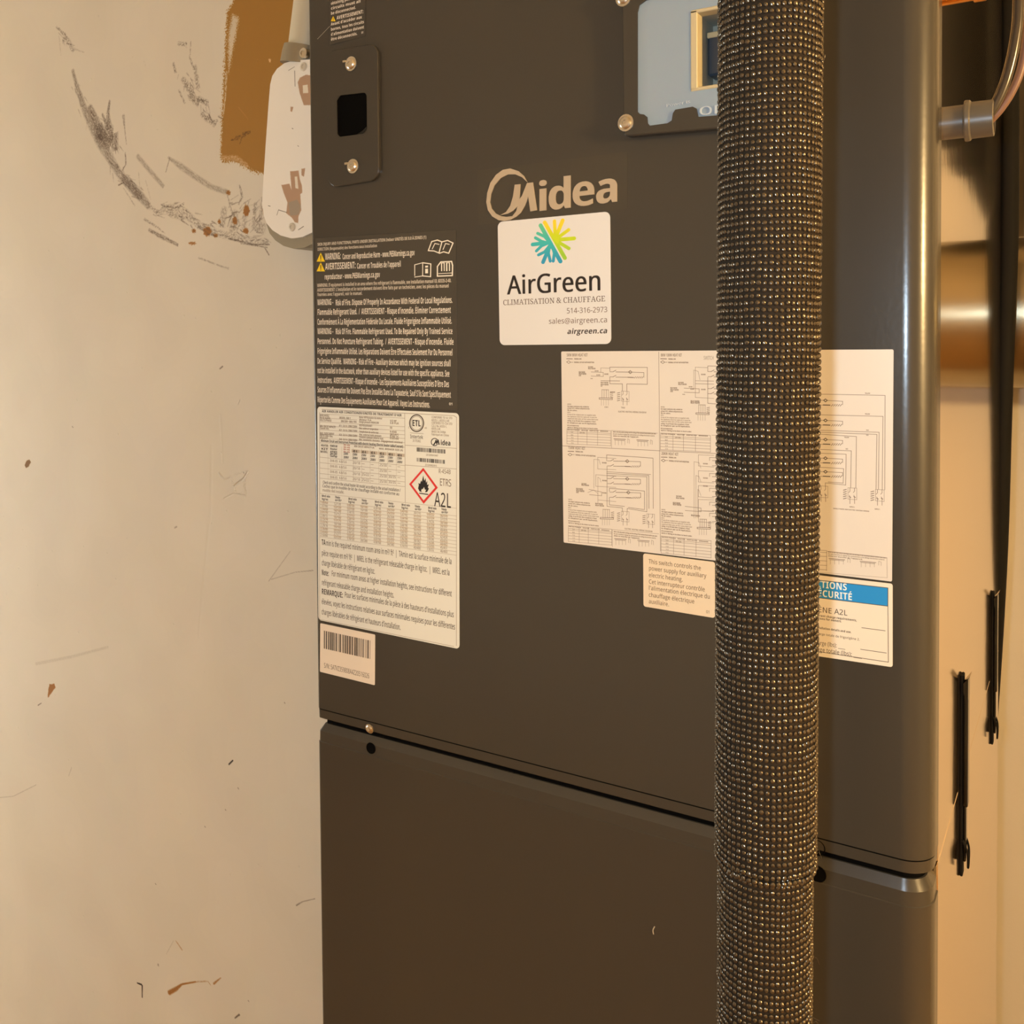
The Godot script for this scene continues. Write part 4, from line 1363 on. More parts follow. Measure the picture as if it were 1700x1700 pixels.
func quadrant(cv: Canvas, x: float, y: float, sl: float, title: String, width: float, stages: Array, ink: Color) -> void:
	# sl: how far a level line drops per unit to the right in this part of the photo
	cv.text(title, x, y + 20, x + 200 * minf(1.0, title.length() / 16.0), 26, ink, "sans")
	cv.line(x, y + 42, x + 55, y + 43, ink, 6)
	cv.text("THERMAL LINK", x + 70, y + 50, x + 142, 12, ink, "bold")
	cv.lines([Vector2(x, y + 72), Vector2(x + 20, y + 60), Vector2(x + 38, y + 74), Vector2(x + 20, y + 86), Vector2(x, y + 72)], ink, 4)
	cv.line(x + 36, y + 74, x + 62, y + 74, ink, 3)
	cv.text("THERMAL CUT-OUT AUTO-RESETTING", x + 70, y + 82, x + 262, 12, ink, "bold")

func notes_block(cv: Canvas, x: float, y: float, sl: float, ink: Color) -> void:
	var rows := [["NOTES:", 40], ["Use copper conductors only, suitable for", 205], ["at least 75°C. Utilisez uniquement des", 210], ["fils de cuivre.", 95], ["NOTE 1:", 32], ["If any of the original wire as supplied with", 270], ["the appliance must be replaced, it must be", 280], ["replaced with wire of the same kind and", 290], ["rating. Si un fil doit être remplacé, il faut", 270], ["le remplacer par un fil équivalent.", 280], ["NOTE 2: See unit nameplate for the data", 110], ["NOTE 3: Wiring to be done to local codes", 290]]
	for i in rows.size():
		var v := y + i * 19.5 + (6.0 if i > 9 else 0.0)
		cv.text(rows[i][0], x, v, x + rows[i][1], 11, ink if i in [1, 2, 3, 8, 9, 10, 11] else Color(ink, 0.7), "bold")

func ratings(cv: Canvas, x: float, y: float, w: float, sl: float, rows: int, pitch: float, ink: Color) -> void:
	var f := Color(ink, 0.75)
	for j in rows + 2:
		var v := y + (j * pitch if j < 2 else pitch * 0.55 + (j - 1) * pitch)
		cv.line(x, v, x + w, v + w * sl, f, 2.6)
	for i in 5:
		var u: float = x + w * [0.0, 0.25, 0.46, 0.70, 1.0][i]
		cv.line(u, y + (u - x) * sl, u, y + pitch * (rows + 0.6) + (u - x) * sl, f, 2.6)
	for j in rows:
		cv.text("%d.0" % (5 + j * 3), x + w * 0.09, y + pitch * (1.45 + j) + w * 0.09 * sl, x + w * 0.15, 11, ink, "sans")
	cv.text("220V~ 60Hz", x + w * 0.29, y + pitch * 1.45 + w * 0.3 * sl, x + w * 0.41, 11, ink, "sans")
	cv.text("RATED POWER   HEATER   AMPACITY   BREAKER", x + 4, y + 14, x + w * 0.95, 10, ink, "bold")

func legend(cv: Canvas, x: float, y: float, w: float, sl: float, ink: Color) -> void:
	cv.text("Refer to the dip switch settings and the wiring of the terminal blocks before you start", x, y + 14, x + w, 11, ink, "bold")
	cv.text("the unit. Consultez le réglage des commutateurs et le câblage des borniers avant la", x, y + 34, x + w * 0.97, 11, Color(ink, 0.8), "bold")
	cv.text("mise en marche de l'appareil.", x, y + 53, x + w * 0.6, 11, ink, "bold")
	for k in [0.02, 0.55]:
		var u: float = x + w * k
		var v: float = y + 74 + w * k * sl
		cv.line(u, v, u + w * 0.27, v + w * 0.27 * sl, ink, 5)
		cv.line(u + 6, v + 12, u + w * 0.25, v + 12 + w * 0.25 * sl, ink, 3.5)
		for i in 4:
			cv.line(u + 12 + i * w * 0.075, v + 16, u + 12 + i * w * 0.075, v + 58, Color(ink, 0.5), 3)
		cv.line(u + w * 0.32, v, u + w * 0.32, v + 40, Color(ink, 0.6), 3)
		cv.lines([Vector2(u + w * 0.32, v), Vector2(u + w * 0.36, v + 8), Vector2(u + w * 0.36, v + 44)], Color(ink, 0.6), 3)

func wiring_label(t: Node) -> void:
	var c := [Vector2(932, 583.5), Vector2(1483.5, 580), Vector2(1481, 965.5), Vector2(936, 900.5)]
	var paper := Color8(220, 212, 200)
	var cv := canvas(c, 0.0, paper, 2.9)
	var ink := Color(0.34, 0.27, 0.21)
	cv.view(Vector2(910, 560), 300.0 / 1700.0)
	# dividers
	cv.line(1042, 138, 1058, 2010, Color(ink, 0.75), 3.5)
	cv.line(132, 1020, 1640, 1096, Color(ink, 0.9), 3.5)
	# first drawing
	quadrant(cv, 175, 160, 0.0, "5KW 8KW HEAT KIT", 860, [], ink)
	cv.lines([Vector2(582, 318), Vector2(582, 281), Vector2(934, 283), Vector2(934, 442), Vector2(742, 438), Vector2(742, 505)], ink, 3.6)
	stage(cv, 582, 324, 320, ink)
	cv.lines([Vector2(582, 374), Vector2(582, 436), Vector2(700, 438), Vector2(700, 505)], ink, 3.6)
	cv.lines([Vector2(582, 290), Vector2(497, 288), Vector2(497, 330)], Color(ink, 0.7), 3)
	cv.lines([Vector2(405, 326), Vector2(520, 330), Vector2(520, 368), Vector2(405, 364)], ink, 3)
	cv.lines([Vector2(497, 408), Vector2(675, 410)], Color(ink, 0.8), 4)
	for r in [[378, 286, 425, 12], [378, 300, 448, 12], [290, 336, 350, 14], [290, 352, 362, 14], [290, 366, 312, 12], [440, 322, 475, 10], [455, 360, 490, 10], [530, 352, 568, 12], [400, 392, 420, 8], [495, 432, 568, 13], [495, 450, 570, 13], [495, 464, 510, 10], [585, 522, 632, 12]]:
		cv.text("RELAY HEATER", r[0], r[1], r[2], r[3], ink, "bold")
	plug(cv, 488, 492, ink)
	terminal_block(cv, 690, 505, ink)
	cv.text("ELECTRIC HEATING WIRING DIAGRAM", 660, 706, 925, 15, ink, "sans")
	cv.text("TB2", 685, 668, 730, 12, ink, "sans")
	cv.text("CN1", 530, 662, 572, 12, ink, "sans")
	notes_block(cv, 182, 634, 0.05, ink)
	ratings(cv, 178, 860, 412, 0.045, 5, 25.5, ink)
	cv.line(598, 876, 1030, 902, Color(ink, 0.7), 2.6)
	cv.line(598, 876, 598, 1038, Color(ink, 0.7), 2.6)
	legend(cv, 612, 880, 405, 0.05, ink)
	# second drawing
	quadrant(cv, 1060, 160, 0.0, "8KW 10KW HEAT KIT", 860, [], ink)
	cv.text("SWITCH", 1462, 212, 1560, 34, Color(ink, 0.5), "sans")
	cv.lines([Vector2(1500, 285), Vector2(1386, 281), Vector2(1386, 565), Vector2(1560, 575)], Color(ink, 0.7), 3)
	cv.lines([Vector2(1372, 480), Vector2(1372, 308), Vector2(1412, 320), Vector2(1430, 400)], Color(ink, 0.6), 3)
	cv.lines([Vector2(1386, 408), Vector2(1560, 412)], Color(ink, 0.7), 3.5)
	cv.lines([Vector2(1386, 436), Vector2(1560, 440)], Color(ink, 0.7), 3.5)
	stage(cv, 1505, 322, 320, ink)
	stage(cv, 1505, 482, 320, ink)
	cv.lines([Vector2(1503, 322), Vector2(1503, 270), Vector2(1900, 276), Vector2(1900, 600)], ink, 3.4)
	cv.lines([Vector2(1503, 376), Vector2(1503, 620), Vector2(1640, 632)], ink, 3.4)
	cv.lines([Vector2(1280, 478), Vector2(1422, 484), Vector2(1422, 522), Vector2(1280, 516)], ink, 3)
	for r in [[1225, 432, 1278, 12], [1225, 448, 1305, 12], [1150, 484, 1215, 14], [1150, 500, 1230, 14], [1150, 514, 1175, 12], [1325, 470, 1360, 10], [1340, 492, 1375, 10], [1440, 356, 1482, 12], [1440, 498, 1482, 12], [1340, 606, 1425, 13], [1340, 622, 1430, 13], [1265, 542, 1290, 8]]:
		cv.text("RELAY HEATER", r[0], r[1], r[2], r[3], ink, "bold")
	plug(cv, 1398, 634, ink)
	notes_block(cv, 1060, 660, 0.05, ink)
	ratings(cv, 1058, 900, 470, 0.05, 5, 28.0, ink)
	cv.line(1540, 920, 1640, 925, Color(ink, 0.7), 2.6)
	# third drawing
	quadrant(cv, 188, 1030, 0.02, "15KW HEAT KIT", 860, [], ink)
	for k in 3:
		stage(cv, 560.0 if k < 2 else 582.0, 1162.0 + [0, 166, 294][k], 310.0 if k < 2 else 290.0, ink)
	cv.lines([Vector2(552, 1162), Vector2(552, 1106), Vector2(988, 1136), Vector2(990, 1610)], ink, 3.6)
	cv.lines([Vector2(552, 1280), Vector2(948, 1300), Vector2(950, 1610)], ink, 3.6)
	cv.lines([Vector2(552, 1264), Vector2(966, 1290)], ink, 3)
	cv.lines([Vector2(930, 1312), Vector2(930, 1640), Vector2(745, 1610), Vector2(745, 1640)], ink, 3.4)
	cv.lines([Vector2(555, 1300), Vector2(930, 1312)], ink, 3)
	cv.lines([Vector2(578, 1450), Vector2(578, 1420), Vector2(908, 1446), Vector2(908, 1620), Vector2(755, 1600)], ink, 3.6)
	cv.lines([Vector2(556, 1210), Vector2(556, 1590), Vector2(700, 1604), Vector2(700, 1640)], ink, 3.4)
	cv.lines([Vector2(578, 1505), Vector2(578, 1575), Vector2(720, 1590)], ink, 3.4)
	cv.lines([Vector2(640, 1140), Vector2(468, 1128), Vector2(468, 1238), Vector2(640, 1245)], Color(ink, 0.7), 3)
	cv.lines([Vector2(432, 1420), Vector2(432, 1148), Vector2(480, 1150), Vector2(492, 1195)], Color(ink, 0.6), 3)
	cv.lines([Vector2(640, 1308), Vector2(450, 1292), Vector2(450, 1400), Vector2(640, 1412)], Color(ink, 0.7), 3)
	cv.lines([Vector2(470, 1560), Vector2(470, 1315), Vector2(490, 1330), Vector2(498, 1362)], Color(ink, 0.6), 3)
	cv.lines([Vector2(640, 1545), Vector2(470, 1530)], Color(ink, 0.7), 3)
	cv.lines([Vector2(385, 1430), Vector2(505, 1455), Vector2(505, 1490), Vector2(390, 1480)], ink, 3)
	cv.lines([Vector2(375, 1460), Vector2(430, 1435), Vector2(470, 1470)], Color(ink, 0.6), 3)
	for r in [[315, 1382, 362, 12], [315, 1396, 388, 12], [265, 1432, 330, 14], [265, 1450, 342, 14], [265, 1464, 288, 12], [510, 1186, 552, 12], [510, 1352, 552, 12], [512, 1468, 552, 12], [445, 1570, 520, 13], [445, 1585, 530, 13]]:
		cv.text("RELAY HEATER", r[0], r[1], r[2], r[3], ink, "bold")
	plug(cv, 498, 1618, ink)
	terminal_block(cv, 690, 1636, ink)
	terminal_block(cv, 930, 1660, ink)
	notes_block(cv, 190, 1530, 0.08, ink)
	ratings(cv, 192, 1770, 408, 0.085, 5, 27.0, ink)
	cv.line(605, 1808, 1042, 1848, Color(ink, 0.7), 2.6)
	cv.line(605, 1808, 605, 1970, Color(ink, 0.7), 2.6)
	cv.text("ELECTRIC HEATING WIRING DIAGRAM", 720, 1808, 985, 14, ink, "sans")
	legend(cv, 618, 1818, 410, 0.07, ink)
	# fourth drawing, its right half beyond the hose
	quadrant(cv, 1066, 1085, 0.03, "20KW HEAT KIT", 860, [], ink)
	for k in 5:
		var yy: float = 1160 + [0, 150, 290, 420, 525][k]
		stage(cv, 1545, yy, 700, ink)
		cv.lines([Vector2(1520, yy), Vector2(1520, yy - 30), Vector2(1900, yy - 12)], ink, 3)
		cv.lines([Vector2(1560, yy - 50), Vector2(1415, yy - 55), Vector2(1415, yy + 50), Vector2(1560, yy + 60)], Color(ink, 0.7), 3)
	for k in 3:
		cv.lines([Vector2(1374 + k * 18, 1700), Vector2(1374 + k * 18, 1170 + k * 130), Vector2(1420, 1178 + k * 130), Vector2(1438, 1230 + k * 130)], Color(ink, 0.6), 3)
	cv.lines([Vector2(1290, 1590), Vector2(1440, 1606), Vector2(1440, 1640), Vector2(1290, 1628)], ink, 3)
	for r in [[1205, 1500, 1258, 12], [1205, 1516, 1285, 12], [1175, 1564, 1245, 14], [1175, 1580, 1255, 14], [1460, 1194, 1505, 12], [1460, 1330, 1505, 12], [1460, 1405, 1505, 12], [1345, 1680, 1430, 13]]:
		cv.text("RELAY HEATER", r[0], r[1], r[2], r[3], ink, "bold")
	plug(cv, 1410, 1710, ink)
	notes_block(cv, 1066, 1625, 0.1, ink)
	ratings(cv, 1064, 1868, 470, 0.095, 5, 29.0, ink)
	# right of the hose: long return lines down to the terminal blocks
	cv.view(Vector2(1330, 560), 270.0 / 1350.0)
	var thin := Color(0.40, 0.34, 0.29)
	cv.lines([Vector2(-300, 462), Vector2(150, 471), Vector2(697, 482), Vector2(695, 1265)], thin, 3)
	cv.lines([Vector2(-300, 632), Vector2(150, 643), Vector2(680, 656), Vector2(674, 1265)], thin, 3)
	cv.lines([Vector2(-300, 755), Vector2(150, 771), Vector2(648, 788), Vector2(642, 1260)], thin, 3)
	cv.lines([Vector2(-300, 770), Vector2(150, 787), Vector2(630, 806), Vector2(622, 1258)], thin, 3)
	cv.lines([Vector2(-300, 785), Vector2(150, 803), Vector2(460, 824), Vector2(455, 1248)], thin, 3)
	cv.lines([Vector2(-300, 905), Vector2(150, 930), Vector2(417, 942), Vector2(412, 1246)], thin, 3)
	cv.lines([Vector2(-300, 935), Vector2(150, 962), Vector2(374, 970), Vector2(370, 1226), Vector2(202, 1208), Vector2(202, 1236)], thin, 3)
	cv.lines([Vector2(150, 1078), Vector2(353, 1090), Vector2(350, 1210), Vector2(225, 1200)], thin, 3)
	for y in [523, 689, 848, 1003, 1115]:
		cv.lines([Vector2(-60, y), Vector2(190, y)], thin, 3)
		cv.lines([Vector2(188, y), Vector2(203, y - 11), Vector2(218, y + 1), Vector2(203, y + 12), Vector2(188, y)], INK, 5)
		cv.lines([Vector2(215, y + 1), Vector2(345, y + 8), Vector2(345, y + 36)], thin, 3)
		cv.lines([Vector2(-60, y + 34), Vector2(190, y + 40)], thin, 3)
		cv.line(185, y + 38, 240, y + 40, INK, 6)
		for i in 5:
			cv.line(252 + i * 18, y + 48, 266 + i * 18, y + 33, thin, 4)
	for q in [[150, 1232], [390, 1248], [618, 1262]]:
		terminal_block(cv, q[0], q[1], thin)
	for r in [[530, 468, 575], [530, 640, 572], [540, 774, 562], [540, 816, 560], [358, 834, 400], [370, 930, 390]]:
		cv.text("YELLOW", r[0], r[1], r[2], 9, thin, "bold")
	cv.text("SINGLE POWER AND ELECTRIC HEATING WIRING", 265, 1424, 568, 8, thin, "bold")
	cv.text("SUPPLY 2", 402, 1410, 445, 9, thin, "bold")
	cv.text("SUPPLY 1", 610, 1428, 655, 9, thin, "bold")
	cv.view(Vector2(1330, 850), 270.0 / 1639.0)
	for y in [380, 400, 440, 485, 530, 575]:
		cv.line(-150, y - 16, 260, y + 8, thin, 3)
	cv.line(258, 395, 256, 590, thin, 3)
	cv.line(265, 395, 865, 460, thin, 3)
	cv.line(865, 460, 868, 660, Color(thin, 0.6), 3)
	cv.line(-150, 580, 868, 662, Color(thin, 0.5), 3)
	legend(cv, 270, 392, 590, 0.09, thin)
	sticker("wiring_label", c, cv, 0.001, t, "wide white wiring-diagram label passing behind the hose", 0.3, 0.6)

func switch_note(t: Node) -> void:
	var c := [Vector2(1068, 918.5), Vector2(1187, 933), Vector2(1187, 1026), Vector2(1068.5, 1006.5)]
	var cv := canvas(c, 0.0, Color8(226, 208, 180), 5.0)
	cv.view(Vector2(910, 730), 300.0 / 1645.0)
	var ink := Color(0.36, 0.28, 0.20)
	var rows := [["This switch controls the", 1125, 1395], ["power supply for auxiliary", 1186, 1442], ["electric heating.", 1248, 1230], ["Cet interrupteur contrôle", 1308, 1430], ["l'alimentation électrique du", 1365, 1478], ["chauffage électrique", 1428, 1335], ["auxiliaire.", 1488, 1105]]
	for r in rows:
		cv.text(r[0], 916, r[1], r[2], 38, ink, "sans")
	cv.text("01", 1438, 1578, 1474, 26, ink, "sans")
	sticker("switch_note", c, cv, 0.0018, t, "small cream note about the heater switch under the wiring label")

func safety_label(t: Node) -> void:
	var c := [Vector2(1215, 938.5), Vector2(1482, 969), Vector2(1482, 1107.5), Vector2(1215, 1068)]
	var cv := canvas(c, 0.0, Color8(230, 220, 202), 4.0)
	cv.view(Vector2(1330, 850), 270.0 / 1639.0)
	var blue := Color8(36, 140, 210)
	# the band, wide enough for its two lines of heading
	var p := cv.m(-650, 590)
	var q := cv.m(875, 948)
	p.y = cv.m(875, 764).y
	cv.rect(p, q, blue)
	var g := Color(0.30, 0.26, 0.22)
	cv.seg(p, Vector2(q.x, p.y), 4, g)
	cv.seg(Vector2(p.x, q.y), q, 4, g)
	cv.seg(Vector2(q.x, p.y), q, 4, g)
	var low := cv.m(880, 1512)
	cv.seg(Vector2(q.x, q.y), low, 3.5, g)
	cv.seg(Vector2(p.x, low.y), low, 3.5, g)
	var w := Color8(240, 240, 236)
	cv.text("INSTRUCTIONS", -160, 792, 468, 66, w, "bold", 1.0, 0.0, true)
	cv.text("DE SÉCURITÉ", -10, 890, 522, 66, w, "bold", 1.0, 0.0, true)
	cv.text("FRIGORIGÈNE A2L", -180, 1044, 470, 52, g, "sans", 1.0, 0.0, true)
	cv.text("See the nameplate for refrigerant charge requirements,", -220, 1104, 565, 20, g, "bold", 1.0, 0.0, true)
	cv.text("servicing and safety instructions for owners.", -200, 1112, 412, 20, g, "bold", 1.0, 0.0, true)
	cv.text("Consult the manual for further installation details and use.", -260, 1222, 510, 20, g, "bold", 1.0, 0.0, true)
	cv.text("Consulter le manuel pour la charge totale de frigorigène 2.", -260, 1296, 595, 22, g, "sans", 1.0, 0.0, true)
	cv.text("Factory charge / Charge (lbs): ____", -200, 1378, 448, 40, g, "sans", 1.0, 0.0, true)
	cv.text("Total charge / Charge totale (lbs): ____", -240, 1470, 615, 40, g, "sans", 1.0, 0.0, true)
	cv.line(612, 1165, 848, 1196, g, 5)
	cv.line(600, 1382, 860, 1420, g, 5)
	sticker("safety_label", c, cv, 0.0015, t, "white safety label with a blue heading band, right of the hose")

# ---------------------------------------------------------------- raised brand lettering on its clear carrier film
func emblem(t: Node) -> void:
	var st := begin()
	slab(st, rounded(spots([Vector2(793, 283), Vector2(1041.5, 252), Vector2(1041.5, 347), Vector2(794.5, 374)], 0.0), 0.001), 0.0, 0.0002)
	var film := obj("emblem_film", st, M.film, t, "thin clear film carrying the metallic lettering")
	var o := Vector2(780, 240)
	var k := 280.0 / 1360.0
	var z0 := 0.0002
	var z1 := 0.0009
	var ring := [Vector2(468, 305), Vector2(440, 255), Vector2(395, 215), Vector2(330, 194), Vector2(270, 205), Vector2(215, 245), Vector2(170, 310), Vector2(145, 390), Vector2(137, 465), Vector2(150, 530), Vector2(185, 580), Vector2(235, 610), Vector2(280, 617), Vector2(330, 608), Vector2(372, 586), Vector2(345, 578), Vector2(300, 584), Vector2(255, 578), Vector2(212, 556), Vector2(180, 516), Vector2(166, 465), Vector2(174, 400), Vector2(202, 330), Vector2(252, 272), Vector2(310, 242), Vector2(370, 241), Vector2(425, 264)]
	st = begin()
	slab(st, spots(ring, 0.0, o, k), z0, z1, 0.0)
	obj("letter_ring", st, M.emblem, film)
	var em := [Vector2(250, 570), Vector2(296, 545), Vector2(330, 495), Vector2(352, 420), Vector2(366, 325), Vector2(411, 320), Vector2(404, 442), Vector2(424, 415), Vector2(465, 312), Vector2(512, 306), Vector2(545, 530), Vector2(492, 540), Vector2(475, 420), Vector2(448, 492), Vector2(415, 550), Vector2(374, 586), Vector2(347, 578), Vector2(378, 538), Vector2(388, 500), Vector2(352, 536), Vector2(310, 558)]
	st = begin()
	slab(st, spots(em, 0.0, o, k), z0, z1, 0.0)
	obj("letter", st, M.emblem, film)
	# the other letters: [char, left, right, top at left, bottom at left] in the same frame; a level line rises by 0.108
	for r in [["i", 563, 622, 291, 537], ["d", 640, 816, 272, 532], ["e", 833, 1006, 310, 505], ["a", 1022, 1190, 288, 482]]:
		var tm := TextMesh.new()
		tm.text = r[0]
		tm.font = fonts.bold
		tm.font_size = 96
		tm.pixel_size = 0.01
		tm.depth = 0.05
		tm.curve_step = 2
		var arr := tm.get_mesh_arrays()
		var vs: PackedVector3Array = arr[Mesh.ARRAY_VERTEX]
		var ns: PackedVector3Array = arr[Mesh.ARRAY_NORMAL]
		var ix: PackedInt32Array = arr[Mesh.ARRAY_INDEX]
		var bb := AABB(vs[0], Vector3.ZERO)
		for v in vs:
			bb = bb.expand(v)
		var w: float = r[2] - r[1]
		var p0 := on_z(o.x + r[1] * k, o.y + r[4] * k, 0)
		var ex := on_z(o.x + r[2] * k, o.y + (r[4] - 0.108 * w) * k, 0) - p0
		var ey := on_z(o.x + r[1] * k, o.y + r[3] * k, 0) - p0
		st = begin()
		for i in ix:
			var q := (vs[i] - bb.position) / bb.size
			st.set_normal(ns[i])
			st.add_vertex(p0 + ex * q.x + ey * q.y + Vector3(0, 0, z0 + (z1 - z0) * q.z))
		obj("letter", st, M.emblem, film)

# ---------------------------------------------------------------- braided hose
func hose() -> void:
	var zc := 0.135
	# axis through photo points, taken on the plane of the hose
	var a0 := on_z(1278.5, 0, zc)
	var a1 := on_z(1272.5, 1000, zc)
	var dir := (a0 - a1).normalized()
	var split := on_z(1271, 1412, zc).y
	var at := func(y: float) -> Vector3:
		return a1 + dir * ((y - a1.y) / dir.y)
	var t := thing("insulated_hose", "vertical black braided hose with a glossy woven sleeve, in front of the cabinet", "hose", at.call(0.0))
	var st := begin()
	tube(st, [at.call(0.005), at.call(split - 0.1), at.call(split)], 0.0248, 40)
	tube(st, [at.call(split - 0.001), at.call(split + 0.25), at.call(2.395)], 0.0264, 40)
	obj("hose_core", st, M.braid_core, t)
	# one thread crossing of the weave
	var knot := begin()
	var prof := []
	for i in 7:
		var a := PI * i / 6.0
		prof.append(Vector2(maxf(sin(a), 0.001), -cos(a)))
	lathe(knot, Vector3.ZERO, Vector3(0, 1, 0), prof, 10)
	var km := knot.commit()
	for part in [[0.46, split + 0.002, 0.0250, "lower"], [split - 0.004, 1.80, 0.0267, "upper"]]:
		var pitch := 0.00347
		var n := 55
		var rows := int((part[1] - part[0]) / pitch)
		var mm := MultiMesh.new()
		mm.transform_format = MultiMesh.TRANSFORM_3D
		mm.use_colors = true
		mm.mesh = km
		mm.instance_count = rows * n
		var side := dir.cross(Vector3(0, 0, 1)).normalized()
		var fro := side.cross(dir).normalized()
		for j in rows:
			var y: float = part[0] + j * pitch
			var c: Vector3 = at.call(y)
			for i in n:
				var wob := noise.get_noise_2d(i * 9.0, j * 9.0) * 0.012
				var a := TAU * (i + wob * 6.0) / n + noise.get_noise_2d(j * 5.0, 77.0) * 0.05
				var d := side * cos(a) + fro * sin(a)
				var tang := dir.cross(d).normalized()
				var roll := 0.5 + rng.randf_range(-0.3, 0.3)
				var b := Basis(tang * cos(roll) + dir * sin(roll), dir * cos(roll) - tang * sin(roll), d)
				var grow := rng.randf_range(0.88, 1.1)
				if part[3] == "upper" and j < 2:
					grow *= 1.12
				b = b * Basis.from_euler(Vector3(rng.randf_range(-0.25, 0.25), rng.randf_range(-0.2, 0.2), 0))
				b = Basis(b.x * 0.00138 * grow, b.y * 0.00136 * grow, b.z * 0.00095 * grow)
				var p: Vector3 = c + d * (part[2] + rng.randf_range(-0.00012, 0.00018)) + dir * (rng.randf_range(-0.00015, 0.00015) + noise.get_noise_2d(i * 14.0, j * 1.5 + 40.0) * 0.0008)
				mm.set_instance_transform(j * n + i, Transform3D(b, p - t.position))
				var g := rng.randf_range(0.55, 1.4)
				mm.set_instance_color(j * n + i, Color(g, g, g))
		var mi := MultiMeshInstance3D.new()
		mi.name = numbered("woven_sleeve", t)
		mi.multimesh = mm
		mi.material_override = M.braid
		mi.set_meta("kind", "stuff")
		mi.set_meta("label", "glossy black woven sleeve, %s length" % part[3])
		t.add_child(mi, true)
	# stray threads at the joint and along the right edge
	st = begin()
	for i in 26:
		var y := split + rng.randf_range(-0.004, 0.006) if i < 12 else rng.randf_range(0.9, 1.52)
		var a := rng.randf_range(-1.3, 0.6)
		var d := (Vector3(1, 0, 0) * cos(a) - Vector3(0, 0, -1) * sin(a)).normalized()
		var p: Vector3 = at.call(y) + d * 0.0268
		tube(st, smooth_path([p, p + d * 0.0018 + Vector3(0, rng.randf_range(-0.002, 0.002), 0), p + d * rng.randf_range(0.002, 0.0045) + Vector3(0, rng.randf_range(-0.003, 0.005), 0)], 4), 0.00014, 5)
	obj("loose_thread", st, M.braid, t).set_meta("kind", "stuff")

